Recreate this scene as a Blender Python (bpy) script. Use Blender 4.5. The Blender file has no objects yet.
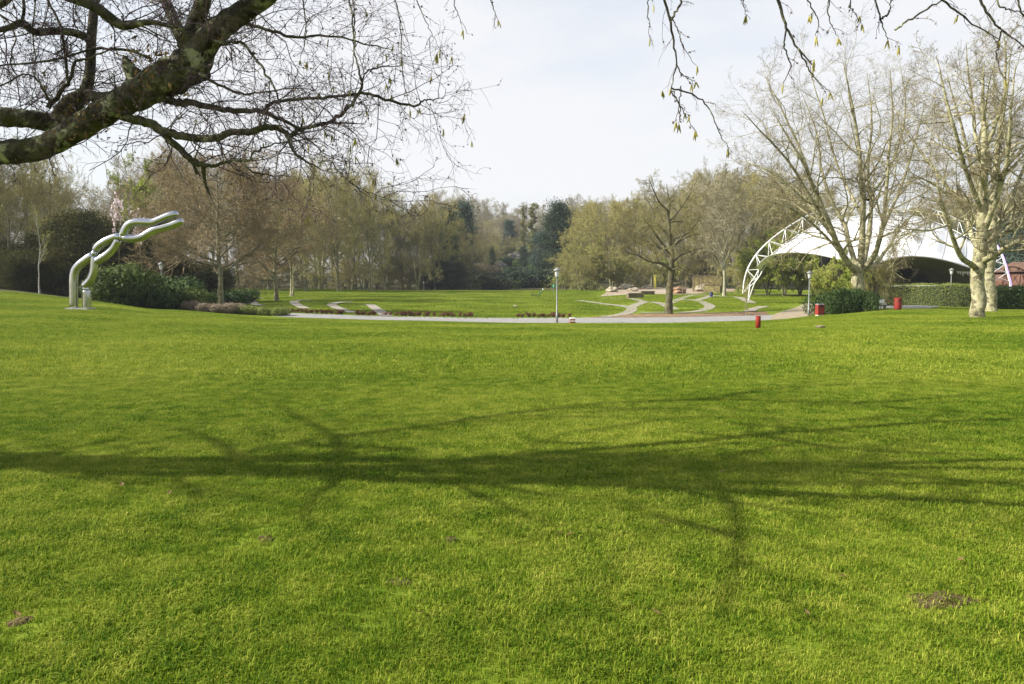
import bpy, bmesh, math, random
import numpy as np
from mathutils import Vector, Matrix

# ------------------------------------------------------------------ camera
scene = bpy.context.scene
COL = scene.collection
F = 800.0; HOR = 288.0; EYE = 1.6
PITCH = math.atan((342 - HOR) / F)
CP, SP = math.cos(PITCH), math.sin(PITCH)
cam_d = bpy.data.cameras.new("camera"); cam = bpy.data.objects.new("camera", cam_d)
COL.objects.link(cam); scene.camera = cam
cam_d.sensor_width = 36; cam_d.lens = 36 * F / 1024
cam_d.clip_start = 0.1; cam_d.clip_end = 6000
cam.location = (0, 0, EYE); cam.rotation_euler = (math.pi / 2 - PITCH, 0, 0)

# ------------------------------------------------------------------ world, sun
SUN_EL = math.radians(38); SUN_BACK = math.radians(10)      # sun to the left, a little behind the camera
SH = Vector((-math.cos(SUN_BACK), -math.sin(SUN_BACK), 0))   # horizontal direction to the sun
SUNV = Vector((SH.x * math.cos(SUN_EL), SH.y * math.cos(SUN_EL), math.sin(SUN_EL)))
world = bpy.data.worlds.new("World"); scene.world = world; world.use_nodes = True
wn = world.node_tree.nodes; wl = world.node_tree.links
for n in list(wn): wn.remove(n)
out = wn.new("ShaderNodeOutputWorld")
sky = wn.new("ShaderNodeTexSky"); sky.sky_type = 'NISHITA'; sky.sun_disc = False
sky.sun_elevation = SUN_EL; sky.sun_rotation = math.atan2(SUNV.x, SUNV.y)
sky.air_density = 1.2; sky.dust_density = 2.0; sky.ozone_density = 1.0
bg = wn.new("ShaderNodeBackground"); bg.inputs[1].default_value = 0.11
bgc = wn.new("ShaderNodeBackground"); bgc.inputs[0].default_value = (0.985, 0.98, 1.0, 1); bgc.inputs[1].default_value = 0.50
wl.new(sky.outputs[0], bg.inputs[0])
tc = wn.new("ShaderNodeTexCoord"); mp = wn.new("ShaderNodeMapping"); mp.inputs['Scale'].default_value = (1.0, 1.0, 3.0)
nz = wn.new("ShaderNodeTexNoise"); nz.inputs['Scale'].default_value = 1.6; nz.inputs['Detail'].default_value = 6; nz.inputs['Roughness'].default_value = 0.55
cr = wn.new("ShaderNodeValToRGB")
cr.color_ramp.elements[0].position = 0.34; cr.color_ramp.elements[0].color = (0.42, 0.42, 0.42, 1)
cr.color_ramp.elements[1].position = 0.60; cr.color_ramp.elements[1].color = (0.93, 0.93, 0.93, 1)
mx = wn.new("ShaderNodeMixShader")
wl.new(tc.outputs['Generated'], mp.inputs[0]); wl.new(mp.outputs[0], nz.inputs['Vector'])
wl.new(nz.outputs[0], cr.inputs[0]); sx = wn.new("ShaderNodeSeparateXYZ"); wl.new(tc.outputs['Generated'], sx.inputs[0])     # clouds thin out towards the zenith
zr = wn.new("ShaderNodeMapRange"); zr.interpolation_type = 'SMOOTHSTEP'; zr.inputs[1].default_value = 0.40; zr.inputs[2].default_value = 0.85; zr.inputs[3].default_value = 1.0; zr.inputs[4].default_value = 0.25
wl.new(sx.outputs[2], zr.inputs[0]); mm_ = wn.new("ShaderNodeMath"); mm_.operation = 'MULTIPLY'; wl.new(cr.outputs[0], mm_.inputs[0]); wl.new(zr.outputs[0], mm_.inputs[1])
wl.new(mm_.outputs[0], mx.inputs[0])
wl.new(bg.outputs[0], mx.inputs[1]); wl.new(bgc.outputs[0], mx.inputs[2]); wl.new(mx.outputs[0], out.inputs[0])

sun_d = bpy.data.lights.new("sun", 'SUN'); sun_d.energy = 5.0; sun_d.angle = math.radians(0.53); sun_d.color = (1.0, 0.95, 0.86)
sun = bpy.data.objects.new("sun", sun_d); COL.objects.link(sun)
sun.rotation_euler = (-SUNV).to_track_quat('-Z', 'Y').to_euler()
vs = scene.view_settings
scene.display_settings.display_device = 'sRGB'
vs.view_transform = 'Standard'; vs.look = 'None'; vs.gamma = 1; vs.use_curve_mapping = False
vs.exposure = 0.95
HAZE = 0.0002
cy = scene.cycles
cy.max_bounces = 6; cy.diffuse_bounces = 2; cy.glossy_bounces = 2; cy.transmission_bounces = 3; cy.transparent_max_bounces = 8
cy.volume_bounces = 0

# ------------------------------------------------------------------ pixel <-> world
def ray(px, py):
    a = (px - 512) / F; b = -(py - 342) / F
    y = b * SP + CP
    return a / y, (b * CP - SP) / y
def P(px, py, d):
    a, c = ray(px, py)
    return Vector((a * d, d, EYE + c * d))

# ------------------------------------------------------------------ terrain
DEP = np.array([0., 12, 20, 30, 45, 55, 62, 70, 85, 100, 130, 160, 200, 260, 340, 500, 900, 3000])
TAB = {  # azimuth column (px) -> image row at which ground of each depth shows
 -500: [0, 390, 345, 320, 301, 293, 288, 285, 284, 283, 283, 283, 283, 282, 281, 280, 280, 284],
 0:    [0, 394, 349, 326, 308, 300, 294.5, 290, 289, 288.5, 288, 287, 286, 284, 280, 278, 280, 284],
 90:   [0, 394.5, 350, 328, 310, 304, 301, 299, 298, 295, 290, 288, 287, 284, 279, 276, 280, 284],
 160:  [0, 394.5, 351, 330, 316, 311.5, 309.5, 307, 303, 299, 291, 288, 287, 283, 278, 276, 280, 284],
 280:  [0, 394.5, 352, 333, 322.5, 319.3, 318, 312.5, 308.5, 303, 294.5, 289.5, 288, 284, 278, 276, 280, 284],
 400:  [0, 394.5, 352, 333.5, 325, 322.3, 321, 317, 309.5, 303.5, 295.7, 291, 289.5, 286, 276, 268, 272, 284],
 520:  [0, 394.5, 352, 334, 326.5, 324, 323, 318, 311, 304, 296, 291, 289, 270, 245, 232, 262, 284],
 640:  [0, 394.5, 352, 334, 326.5, 324, 323.2, 317.6, 310, 303.5, 296, 290, 286, 280, 272, 266, 272, 284],
 760:  [0, 394.5, 352, 333, 325, 322, 320.8, 316, 309, 303, 295.5, 291, 287, 283, 278, 272, 278, 284],
 830:  [0, 394, 351, 331, 320.5, 316.5, 315, 312.5, 307.5, 303, 296, 292, 288, 284, 280, 276, 280, 284],
 900:  [0, 394, 350, 329, 318.5, 312.5, 309.5, 307.3, 304, 300, 296, 292, 288, 284, 280, 276, 280, 284],
 1024: [0, 394, 350, 329, 317.5, 312.5, 310.5, 308.5, 304, 300, 296, 292, 288, 284, 280, 276, 280, 284],
 1500: [0, 392, 347, 324, 310, 303, 300, 298, 295, 293, 290, 288, 286, 284, 280, 276, 280, 284]}
KPX = np.array(sorted(TAB)); KU = np.array([ray(p, 300)[0] for p in KPX])
ZT = np.zeros((len(KPX), len(DEP)))
for i, p_ in enumerate(KPX):
    for j, d_ in enumerate(DEP):
        if j >= 2: ZT[i, j] = EYE + ray(512, TAB[p_][j])[1] * d_
ZT[:, 1] *= 0
def _hermite(xs, V, x, ax_slopes):
    k = np.clip(np.searchsorted(xs, x) - 1, 0, len(xs) - 2)
    h = xs[k + 1] - xs[k]; t = np.clip((x - xs[k]) / h, 0, 1)
    return k, h, t
def slopes(xs, V):
    s = np.diff(V, axis=-1) / np.diff(xs)
    m = np.zeros_like(V); m[..., 1:-1] = (s[..., 1:] + s[..., :-1]) / 2; m[..., -1] = s[..., -1]
    flip = s[..., 1:] * s[..., :-1] <= 0
    m[..., 1:-1][flip] = 0
    return m
MT = slopes(DEP, ZT)
def zat(x, y):
    x = np.atleast_1d(np.asarray(x, float)); y = np.atleast_1d(np.asarray(y, float))
    yy = np.clip(y, 0, DEP[-1] - 1)
    u = np.clip(x / np.maximum(yy, 12), KU[0], KU[-1])
    k, h, t = _hermite(DEP, None, yy, None)
    h00 = 2*t**3 - 3*t**2 + 1; h10 = t**3 - 2*t**2 + t; h01 = -2*t**3 + 3*t**2; h11 = t**3 - t**2
    kc = np.clip(np.searchsorted(KU, u) - 1, 0, len(KU) - 2)
    s = (u - KU[kc]) / (KU[kc + 1] - KU[kc]); s = np.clip(s, 0, 1); s = 0.35 * s + 0.65 * (s*s*(3 - 2*s))
    def col(c): return h00*ZT[c, k] + h10*h*MT[c, k] + h01*ZT[c, k+1] + h11*h*MT[c, k+1]
    z = col(kc) * (1 - s) + col(kc + 1) * s
    b = 0.03*np.sin(x*0.9 + 1.3*np.sin(y*0.35)) * np.sin(y*0.7 + 0.6*np.sin(x*0.5))
    return z + b * np.clip(y / 30, 0.3, 1) * np.clip((60 - y) / 20, 0, 1)
def gz(x, y): return float(zat(x, y)[0])
def hit(px, py, dmin=3.0):
    """ground point seen at a pixel"""
    a, c = ray(px, py)
    d = np.concatenate([np.arange(dmin, 300, 0.25), np.arange(300, 900, 2)])
    f = EYE + c * d - zat(a * d, d)
    i = np.argmax(f < 0)
    if f[i] >= 0: i = int(np.argmin(np.abs(f[d < 170])))
    return Vector((a * d[i], d[i], 0))
def ground(px, d):
    a = ray(px, 300)[0]
    return Vector((a * d, d, gz(a * d, d)))

# ------------------------------------------------------------------ mesh helpers
def mesh_from(name, verts, quads=None, tris=None, mats=(), qmi=None, tmi=None, smooth=False):
    me = bpy.data.meshes.new(name)
    verts = np.asarray(verts, np.float32).reshape(-1, 3)
    q = np.zeros((0, 4), np.int32) if quads is None else np.asarray(quads, np.int32).reshape(-1, 4)
    t = np.zeros((0, 3), np.int32) if tris is None else np.asarray(tris, np.int32).reshape(-1, 3)
    me.vertices.add(len(verts)); me.vertices.foreach_set('co', verts.ravel())
    li = np.concatenate([q.ravel(), t.ravel()]).astype(np.int32)
    me.loops.add(len(li)); me.loops.foreach_set('vertex_index', li)
    n = len(q) + len(t); me.polygons.add(n)
    ls = np.concatenate([np.arange(len(q)) * 4, len(q) * 4 + np.arange(len(t)) * 3]).astype(np.int32)
    me.polygons.foreach_set('loop_start', ls)
    mi = np.zeros(n, np.int32)
    if qmi is not None: mi[:len(q)] = qmi
    if tmi is not None: mi[len(q):] = tmi
    for m in mats: me.materials.append(m)
    if len(mats) > 1: me.polygons.foreach_set('material_index', mi)
    me.polygons.foreach_set('use_smooth', np.full(n, smooth, bool))
    me.update(calc_edges=True)
    return me
def link(name, me, parent=None, loc=None, rot=None, scale=None):
    o = bpy.data.objects.new(name, me); COL.objects.link(o)
    if parent: o.parent = parent
    if loc is not None: o.location = loc
    if rot is not None: o.rotation_euler = rot
    if scale is not None: o.scale = scale if hasattr(scale, '__len__') else (scale,) * 3
    return o
def tag(o, label, cat, group=None, kind=None):
    if label: o['label'] = label
    if cat: o['category'] = cat
    if group: o['group'] = group
    if kind: o['kind'] = kind
    return o
def thing(name, label, cat, loc=(0, 0, 0), rz=0, group=None, scale=None):
    return tag(link(name, None, None, loc, (0, 0, rz), scale), label, cat, group)

class Geo:
    """collects quads/tris with a material index"""
    def __init__(s): s.v = []; s.q = []; s.t = []; s.qm = []; s.tm = []; s.n = 0
    def add(s, v, q=None, t=None, m=0):
        v = np.asarray(v, float).reshape(-1, 3)
        if q is not None and len(q): q = np.asarray(q).reshape(-1, 4); s.q.append(q + s.n); s.qm.append(np.full(len(q), m))
        if t is not None and len(t): t = np.asarray(t).reshape(-1, 3); s.t.append(t + s.n); s.tm.append(np.full(len(t), m))
        s.v.append(v); s.n += len(v)
    def mesh(s, name, mats, smooth=False):
        return mesh_from(name, np.concatenate(s.v), np.concatenate(s.q) if s.q else None, np.concatenate(s.t) if s.t else None,
                         mats, np.concatenate(s.qm) if s.qm else None, np.concatenate(s.tm) if s.tm else None, smooth)
    def tubes(s, Pn, Rn, S=4, m=0, cap=False):
        Pn = np.asarray(Pn, float); Rn = np.asarray(Rn, float)
        if Pn.ndim == 2: Pn = Pn[None]; Rn = Rn[None]
        N, K, _ = Pn.shape
        T = np.gradient(Pn, axis=1); T /= np.linalg.norm(T, axis=2, keepdims=True) + 1e-9
        mean = Pn[:, -1] - Pn[:, 0]; mean /= np.linalg.norm(mean, axis=1, keepdims=True) + 1e-9
        ref = np.where((np.abs(mean[:, 2:3]) > 0.8), np.array([[1., 0.13, 0]]), np.array([[0, 0, 1.]]))[:, None, :]
        U = np.cross(T, np.broadcast_to(ref, T.shape)); U /= np.linalg.norm(U, axis=2, keepdims=True) + 1e-9
        V = np.cross(T, U)
        a = np.arange(S) * 2 * np.pi / S
        vv = Pn[:, :, None] + Rn[:, :, None, None] * (np.cos(a)[None, None, :, None] * U[:, :, None] + np.sin(a)[None, None, :, None] * V[:, :, None])
        idx = np.arange(N * K * S).reshape(N, K, S)
        A = idx[:, :-1]; B = idx[:, 1:]
        q = np.stack([A, np.roll(A, -1, 2), np.roll(B, -1, 2), B], -1).reshape(-1, 4)
        tr = None
        v = vv.reshape(-1, 3)
        if cap:
            c0 = len(v); v = np.concatenate([v, Pn[:, 0], Pn[:, -1]]); tr = []
            for i in range(N):
                for k in range(S):
                    tr.append([c0 + i, idx[i, 0, (k + 1) % S], idx[i, 0, k]]); tr.append([c0 + N + i, idx[i, -1, k], idx[i, -1, (k + 1) % S]])
        s.add(v, q, tr, m)
    def box(s, c, size, m=0, rz=0.0, taper=1.0):
        x, y, z = [q / 2 for q in size]
        v = np.array([[-x, -y, -z], [x, -y, -z], [x, y, -z], [-x, y, -z], [-x*taper, -y*taper, z], [x*taper, -y*taper, z], [x*taper, y*taper, z], [-x*taper, y*taper, z]])
        c_, s_ = math.cos(rz), math.sin(rz)
        v = v @ np.array([[c_, s_, 0], [-s_, c_, 0], [0, 0, 1]]) + np.array(c)
        s.add(v, [[0, 3, 2, 1], [4, 5, 6, 7], [0, 1, 5, 4], [1, 2, 6, 5], [2, 3, 7, 6], [3, 0, 4, 7]], None, m)
    def lathe(s, prof, c=(0, 0, 0), S=16, m=0):
        prof = np.array(prof, float); a = np.arange(S) * 2 * np.pi / S
        v = np.stack([prof[:, 0:1] * np.cos(a), prof[:, 0:1] * np.sin(a), np.repeat(prof[:, 1:2], S, 1)], -1)
        idx = np.arange(len(prof) * S).reshape(-1, S); A = idx[:-1]; B = idx[1:]
        s.add(v.reshape(-1, 3) + np.array(c), np.stack([A, np.roll(A, -1, 1), np.roll(B, -1, 1), B], -1).reshape(-1, 4), None, m)
    def leaves(s, C, size, rng, m=0, up=0.0, aspect=0.6, nrm=None, droop=0.0):
        N = len(C)
        d = rng.normal(size=(N, 3)); d[:, 2] = d[:, 2] * (1 - droop) - droop * 2; d /= np.linalg.norm(d, axis=1, keepdims=True)
        n = rng.normal(size=(N, 3))
        if nrm is not None: n = n * 0.6 + nrm
        n[:, 2] += up
        w = np.cross(d, n); w /= np.linalg.norm(w, axis=1, keepdims=True) + 1e-9
        sz = size * rng.uniform(0.6, 1.3, (N, 1))
        a = C - d * sz * .5; b = C + d * sz * .5; k = w * sz * aspect * .5
        v = np.stack([a, C + k, b, C - k], 1).reshape(-1, 3)
        s.add(v, np.arange(4 * N).reshape(-1, 4), None, m)

def catmull(pts, n):
    pts = np.array(pts, float); out_ = []
    e = np.vstack([2*pts[0] - pts[1], pts, 2*pts[-1] - pts[-2]])
    t = np.linspace(0, len(pts) - 1, n)
    for x in t:
        i = min(int(x), len(pts) - 2); f = x - i
        p0, p1, p2, p3 = e[i:i+4]
        out_.append(0.5 * ((2*p1) + (-p0 + p2)*f + (2*p0 - 5*p1 + 4*p2 - p3)*f*f + (-p0 + 3*p1 - 3*p2 + p3)*f**3))
    return np.array(out_)

# ------------------------------------------------------------------ materials
def mat(name, col, rough=0.8, col2=None, scale=5.0, detail=4, spec=0.3, metal=0.0, bump=0.0, bscale=None, coord='Object',
        lo=0.35, hi=0.65, transl=0.0, rnd=0.0, stretch=None):
    m = bpy.data.materials.new(name); m.use_nodes = True
    nt = m.node_tree; N = nt.nodes; L = nt.links
    b = N['Principled BSDF']
    b.inputs['Roughness'].default_value = rough; b.inputs['Metallic'].default_value = metal
    b.inputs['Specular IOR Level'].default_value = spec
    tcn = N.new('ShaderNodeTexCoord')
    src = tcn.outputs[coord] if coord != 'World' else N.new('ShaderNodeNewGeometry').outputs['Position']
    if stretch:
        mpn = N.new('ShaderNodeMapping'); mpn.inputs['Scale'].default_value = stretch; L.new(src, mpn.inputs[0]); src = mpn.outputs[0]
    csock = None
    if col2:
        nz_ = N.new('ShaderNodeTexNoise'); nz_.inputs['Scale'].default_value = scale; nz_.inputs['Detail'].default_value = detail
        L.new(src, nz_.inputs['Vector'])
        r = N.new('ShaderNodeValToRGB'); r.color_ramp.elements[0].position = lo; r.color_ramp.elements[1].position = hi
        r.color_ramp.elements[0].color = (*col, 1); r.color_ramp.elements[1].color = (*col2, 1)
        L.new(nz_.outputs[0], r.inputs[0]); csock = r.outputs[0]
    else:
        b.inputs['Base Color'].default_value = (*col, 1)
    if rnd:
        gi = N.new('ShaderNodeNewGeometry')
        mr = N.new('ShaderNodeMapRange'); mr.inputs[3].default_value = 1 - rnd; mr.inputs[4].default_value = 1 + rnd
        L.new(gi.outputs['Random Per Island'], mr.inputs[0])
        hs = N.new('ShaderNodeHueSaturation'); hs.inputs['Color'].default_value = (*col, 1)
        if csock: L.new(csock, hs.inputs['Color'])
        L.new(mr.outputs[0], hs.inputs['Value']); csock = hs.outputs[0]
    if csock: L.new(csock, b.inputs['Base Color'])
    if bump:
        nb = N.new('ShaderNodeTexNoise'); nb.inputs['Scale'].default_value = bscale or scale * 3; nb.inputs['Detail'].default_value = 5
        L.new(src, nb.inputs['Vector'])
        bp = N.new('ShaderNodeBump'); bp.inputs['Strength'].default_value = bump; bp.inputs['Distance'].default_value = 0.05
        L.new(nb.outputs[0], bp.inputs['Height']); L.new(bp.outputs[0], b.inputs['Normal'])
    if transl:
        tr = N.new('ShaderNodeBsdfTranslucent')
        if csock: L.new(csock, tr.inputs[0])
        else: tr.inputs[0].default_value = (*col, 1)
        ms = N.new('ShaderNodeMixShader'); ms.inputs[0].default_value = transl
        L.new(b.outputs[0], ms.inputs[1]); L.new(tr.outputs[0], ms.inputs[2]); L.new(ms.outputs[0], N['Material Output'].inputs[0])
    return m

# ground: soil and short turf, with woodland litter far back (surface attribute)
def ground_mat():
    m = bpy.data.materials.new('turf_ground'); m.use_nodes = True
    N = m.node_tree.nodes; L = m.node_tree.links; b = N['Principled BSDF']; b.inputs['Roughness'].default_value = 0.95
    b.inputs['Specular IOR Level'].default_value = 0.1
    g = N.new('ShaderNodeNewGeometry')
    def noise(sc, det, lo, hi, c1, c2, st=None):
        n = N.new('ShaderNodeTexNoise'); n.inputs['Scale'].default_value = sc; n.inputs['Detail'].default_value = det
        if st:
            mm = N.new('ShaderNodeMapping'); mm.inputs['Scale'].default_value = st; L.new(g.outputs['Position'], mm.inputs[0]); L.new(mm.outputs[0], n.inputs['Vector'])
        else: L.new(g.outputs['Position'], n.inputs['Vector'])
        r = N.new('ShaderNodeValToRGB'); r.color_ramp.elements[0].position = lo; r.color_ramp.elements[1].position = hi
        r.color_ramp.elements[0].color = (*c1, 1); r.color_ramp.elements[1].color = (*c2, 1); L.new(n.outputs[0], r.inputs[0]); return r.outputs[0]
    fine = noise(14, 6, 0.3, 0.7, (0.10, 0.145, 0.008), (0.20, 0.24, 0.025))
    big = noise(0.12, 5, 0.35, 0.65, (0.82, 0.92, 0.8), (1.12, 1.05, 1.1))
    mul = N.new('ShaderNodeMixRGB'); mul.blend_type = 'MULTIPLY'; mul.inputs[0].default_value = 1
    L.new(fine, mul.inputs[1]); L.new(big, mul.inputs[2])
    lit = noise(0.35, 6, 0.35, 0.65, (0.035, 0.045, 0.014), (0.085, 0.075, 0.035))
    at = N.new('ShaderNodeAttribute'); at.attribute_name = 'wood'
    mxx = N.new('ShaderNodeMixRGB'); L.new(at.outputs['Fac'], mxx.inputs[0]); L.new(mul.outputs[0], mxx.inputs[1]); L.new(lit, mxx.inputs[2])
    L.new(mxx.outputs[0], b.inputs['Base Color'])
    nb = N.new('ShaderNodeTexNoise'); nb.inputs['Scale'].default_value = 9; nb.inputs['Detail'].default_value = 8; nb.inputs['Roughness'].default_value = .7
    L.new(g.outputs['Position'], nb.inputs['Vector'])
    bp = N.new('ShaderNodeBump'); bp.inputs['Strength'].default_value = 0.5; bp.inputs['Distance'].default_value = 0.06
    L.new(nb.outputs[0], bp.inputs['Height']); L.new(bp.outputs[0], b.inputs['Normal'])
    return m
def blade_mat():
    m = bpy.data.materials.new('grass_blade'); m.use_nodes = True
    N = m.node_tree.nodes; L = m.node_tree.links; b = N['Principled BSDF']; b.inputs['Roughness'].default_value = 0.6
    b.inputs['Specular IOR Level'].default_value = 0.12
    g = N.new('ShaderNodeNewGeometry')
    n = N.new('ShaderNodeTexNoise'); n.inputs['Scale'].default_value = 3.2; n.inputs['Detail'].default_value = 8; n.inputs['Roughness'].default_value = .65
    L.new(g.outputs['Position'], n.inputs['Vector'])
    n2 = N.new('ShaderNodeTexNoise'); n2.inputs['Scale'].default_value = 0.16; n2.inputs['Detail'].default_value = 4
    L.new(g.outputs['Position'], n2.inputs['Vector'])
    ct = N.new('ShaderNodeMapRange'); ct.inputs[1].default_value = .3; ct.inputs[2].default_value = .7; ct.inputs[3].default_value = .24; ct.inputs[4].default_value = .76; ct.clamp = False; L.new(n.outputs[0], ct.inputs[0])
    ad = N.new('ShaderNodeMath'); ad.operation = 'ADD'; L.new(ct.outputs[0], ad.inputs[0]); L.new(n2.outputs[0], ad.inputs[1])
    mr = N.new('ShaderNodeMath'); mr.operation = 'MULTIPLY'; mr.inputs[1].default_value = 0.5; L.new(ad.outputs[0], mr.inputs[0])
    rp = N.new('ShaderNodeMapRange'); rp.inputs[3].default_value = -0.16; rp.inputs[4].default_value = 0.16; L.new(g.outputs['Random Per Island'], rp.inputs[0])
    a2 = N.new('ShaderNodeMath'); a2.operation = 'ADD'; L.new(mr.outputs[0], a2.inputs[0]); L.new(rp.outputs[0], a2.inputs[1])
    r = N.new('ShaderNodeValToRGB'); e = r.color_ramp.elements
    e[0].position = 0.32; e[0].color = (0.042, 0.105, 0.003, 1); e[1].position = 0.72; e[1].color = (0.40, 0.41, 0.065, 1)
    k = e.new(0.5); k.color = (0.185, 0.258, 0.014, 1)
    L.new(a2.outputs[0], r.inputs[0]); L.new(r.outputs[0], b.inputs['Base Color'])
    t = N.new('ShaderNodeBsdfTranslucent'); L.new(r.outputs[0], t.inputs[0])
    ms = N.new('ShaderNodeMixShader'); ms.inputs[0].default_value = 0.3
    L.new(b.outputs[0], ms.inputs[1]); L.new(t.outputs[0], ms.inputs[2]); L.new(ms.outputs[0], N['Material Output'].inputs[0])
    return m
M = {}
M['ground'] = ground_mat(); M['blade'] = blade_mat()
M['asphalt'] = mat('path_asphalt', (0.20, 0.195, 0.18), 0.9, (0.28, 0.27, 0.25), 3, bump=0.3, bscale=60, coord='World')
M['gravel'] = mat('path_gravel', (0.22, 0.195, 0.15), 0.95, (0.31, 0.28, 0.22), 2.0, bump=0.4, bscale=40, coord='World')
M['tan'] = mat('tan_gravel', (0.22, 0.175, 0.11), 0.95, (0.31, 0.26, 0.18), 1.5, bump=.3, bscale=30, coord='World')
M['mulch'] = mat('bark_mulch', (0.13, 0.075, 0.04), 0.95, (0.26, 0.17, 0.09), 1.6, bump=0.5, bscale=20, coord='World')
M['sand'] = mat('sand', (0.28, 0.20, 0.125), 0.95, (0.32, 0.28, 0.22), 0.15, bump=0.3, bscale=8, coord='World')
M['soil'] = mat('bare_soil', (0.05, 0.038, 0.015), 0.95, (0.16, 0.12, 0.06), 14, spec=.03, bump=0.8, bscale=50, coord='World')
M['bark'] = mat('dark_bark', (0.035, 0.032, 0.024), 0.9, (0.10, 0.095, 0.055), 7, bump=0.9, bscale=30, stretch=(1, 1, 0.5))
def hero_bark():
    m = mat('lichen_bark', (0.026, 0.022, 0.015), 0.92, (0.095, 0.085, 0.055), 9, detail=8, bump=1.0, bscale=19, lo=.42, hi=.60)
    N = m.node_tree.nodes; L = m.node_tree.links; b = N['Principled BSDF']
    src = b.inputs['Base Color'].links[0].from_socket
    t = N.new('ShaderNodeTexCoord'); n = N.new('ShaderNodeTexNoise'); n.inputs['Scale'].default_value = 5.5; n.inputs['Detail'].default_value = 9; n.inputs['Roughness'].default_value = .7
    L.new(t.outputs['Object'], n.inputs['Vector'])
    r = N.new('ShaderNodeValToRGB'); r.color_ramp.elements[0].position = 0.53; r.color_ramp.elements[0].color = (0, 0, 0, 1); r.color_ramp.elements[1].position = 0.6; r.color_ramp.elements[1].color = (1, 1, 1, 1)
    L.new(n.outputs[0], r.inputs[0]); mm = N.new('ShaderNodeMixRGB'); L.new(r.outputs[0], mm.inputs[0]); L.new(src, mm.inputs[1]); mm.inputs[2].default_value = (0.30, 0.31, 0.19, 1)
    n3 = N.new('ShaderNodeTexNoise'); n3.inputs['Scale'].default_value = 3; n3.inputs['Detail'].default_value = 6; L.new(t.outputs['Object'], n3.inputs['Vector'])
    r3 = N.new('ShaderNodeValToRGB'); r3.color_ramp.elements[0].position = 0.5; r3.color_ramp.elements[0].color = (0, 0, 0, 1); r3.color_ramp.elements[1].position = 0.62; r3.color_ramp.elements[1].color = (.8, .8, .8, 1)
    L.new(n3.outputs[0], r3.inputs[0]); m3 = N.new('ShaderNodeMixRGB'); L.new(r3.outputs[0], m3.inputs[0]); L.new(mm.outputs[0], m3.inputs[1]); m3.inputs[2].default_value = (0.05, 0.054, 0.014, 1)
    L.new(m3.outputs[0], b.inputs['Base Color']); return m
M['hbark'] = hero_bark()
M['htwig'] = mat('purple_brown_twig', (0.06, 0.038, 0.055), 0.75, (0.11, 0.07, 0.08), 6, rnd=0.3)
M['catkin'] = mat('catkin', (0.24, 0.22, 0.05), 0.8, (0.34, 0.30, 0.08), 9, rnd=0.4, transl=0.2)
M['bud'] = mat('bud', (0.13, 0.10, 0.06), 0.8, rnd=0.5)
M['deadleaf'] = mat('dead_leaf', (0.13, 0.085, 0.03), 0.8, (0.26, 0.165, 0.07), 8, rnd=0.4, transl=0.25)
def planebark():
    m = mat('plane_bark', (0.23, 0.215, 0.11), 0.85, (0.37, 0.345, 0.21), 2.6, detail=8, bump=1.0, bscale=7, lo=.42, hi=.56)
    N = m.node_tree.nodes; L = m.node_tree.links; b = N['Principled BSDF']; src = b.inputs['Base Color'].links[0].from_socket
    t = N.new('ShaderNodeTexCoord'); n = N.new('ShaderNodeTexNoise'); n.inputs['Scale'].default_value = 4.2; n.inputs['Detail'].default_value = 9
    L.new(t.outputs['Object'], n.inputs['Vector'])
    r = N.new('ShaderNodeValToRGB'); r.color_ramp.elements[0].position = 0.54; r.color_ramp.elements[0].color = (0, 0, 0, 1); r.color_ramp.elements[1].position = 0.6; r.color_ramp.elements[1].color = (.9, .9, .9, 1)
    L.new(n.outputs[0], r.inputs[0]); mm = N.new('ShaderNodeMixRGB'); L.new(r.outputs[0], mm.inputs[0]); L.new(src, mm.inputs[1]); mm.inputs[2].default_value = (0.11, 0.095, 0.055, 1)
    L.new(mm.outputs[0], b.inputs['Base Color']); return m
M['pbark'] = planebark()
M['ptwig'] = mat('plane_twig', (0.17, 0.145, 0.08), 0.85, (0.23, 0.195, 0.11), 2, rnd=0.25)
M['pale_bark'] = mat('pale_bark', (0.22, 0.21, 0.13), 0.85, (0.33, 0.32, 0.22), 2, bump=.3)
M['olivebark'] = mat('olive_bark', (0.105, 0.098, 0.05), 0.9, (0.20, 0.185, 0.10), 2, bump=0.5, rnd=.2)
M['midbark'] = mat('mossy_bark', (0.055, 0.05, 0.03), 0.9, (0.14, 0.13, 0.065), 2.2, bump=0.6)
M['birchbark'] = mat('birch_bark', (0.32, 0.31, 0.27), 0.8, (0.10, 0.09, 0.07), 3, lo=.5, hi=.62, stretch=(1, 1, 3))
tw = lambda n, a, b_: mat(n, a, 0.9, b_, 0.6, rnd=0.35, coord='World')
M['t_olive'] = tw('olive_twig', (0.25, 0.225, 0.07), (0.35, 0.305, 0.11))
M['t_brown'] = tw('brown_twig', (0.22, 0.165, 0.085), (0.31, 0.235, 0.125))
M['t_grey'] = tw('grey_twig', (0.24, 0.21, 0.125), (0.33, 0.29, 0.18))
M['t_dull'] = tw('dull_twig', (0.165, 0.15, 0.055), (0.24, 0.21, 0.085))
M['t_yellow'] = tw('yellow_twig', (0.27, 0.27, 0.06), (0.36, 0.34, 0.09))
lf = lambda n, a, b_, sc=0.5, sp=.3: mat(n, a, 0.6, b_, sc, rnd=0.35, transl=0.2, coord='World', spec=sp)
M['l_bud'] = lf('opening_bud', (0.20, 0.21, 0.045), (0.28, 0.27, 0.08))
M['l_fresh'] = lf('fresh_leaf', (0.22, 0.28, 0.035), (0.36, 0.40, 0.07))
M['l_yew'] = lf('yew_needle', (0.030, 0.038, 0.006), (0.080, 0.074, 0.015), sp=.1)
M['l_conifer'] = lf('conifer_needle', (0.03, 0.055, 0.03), (0.06, 0.085, 0.045), sp=.1)
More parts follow.
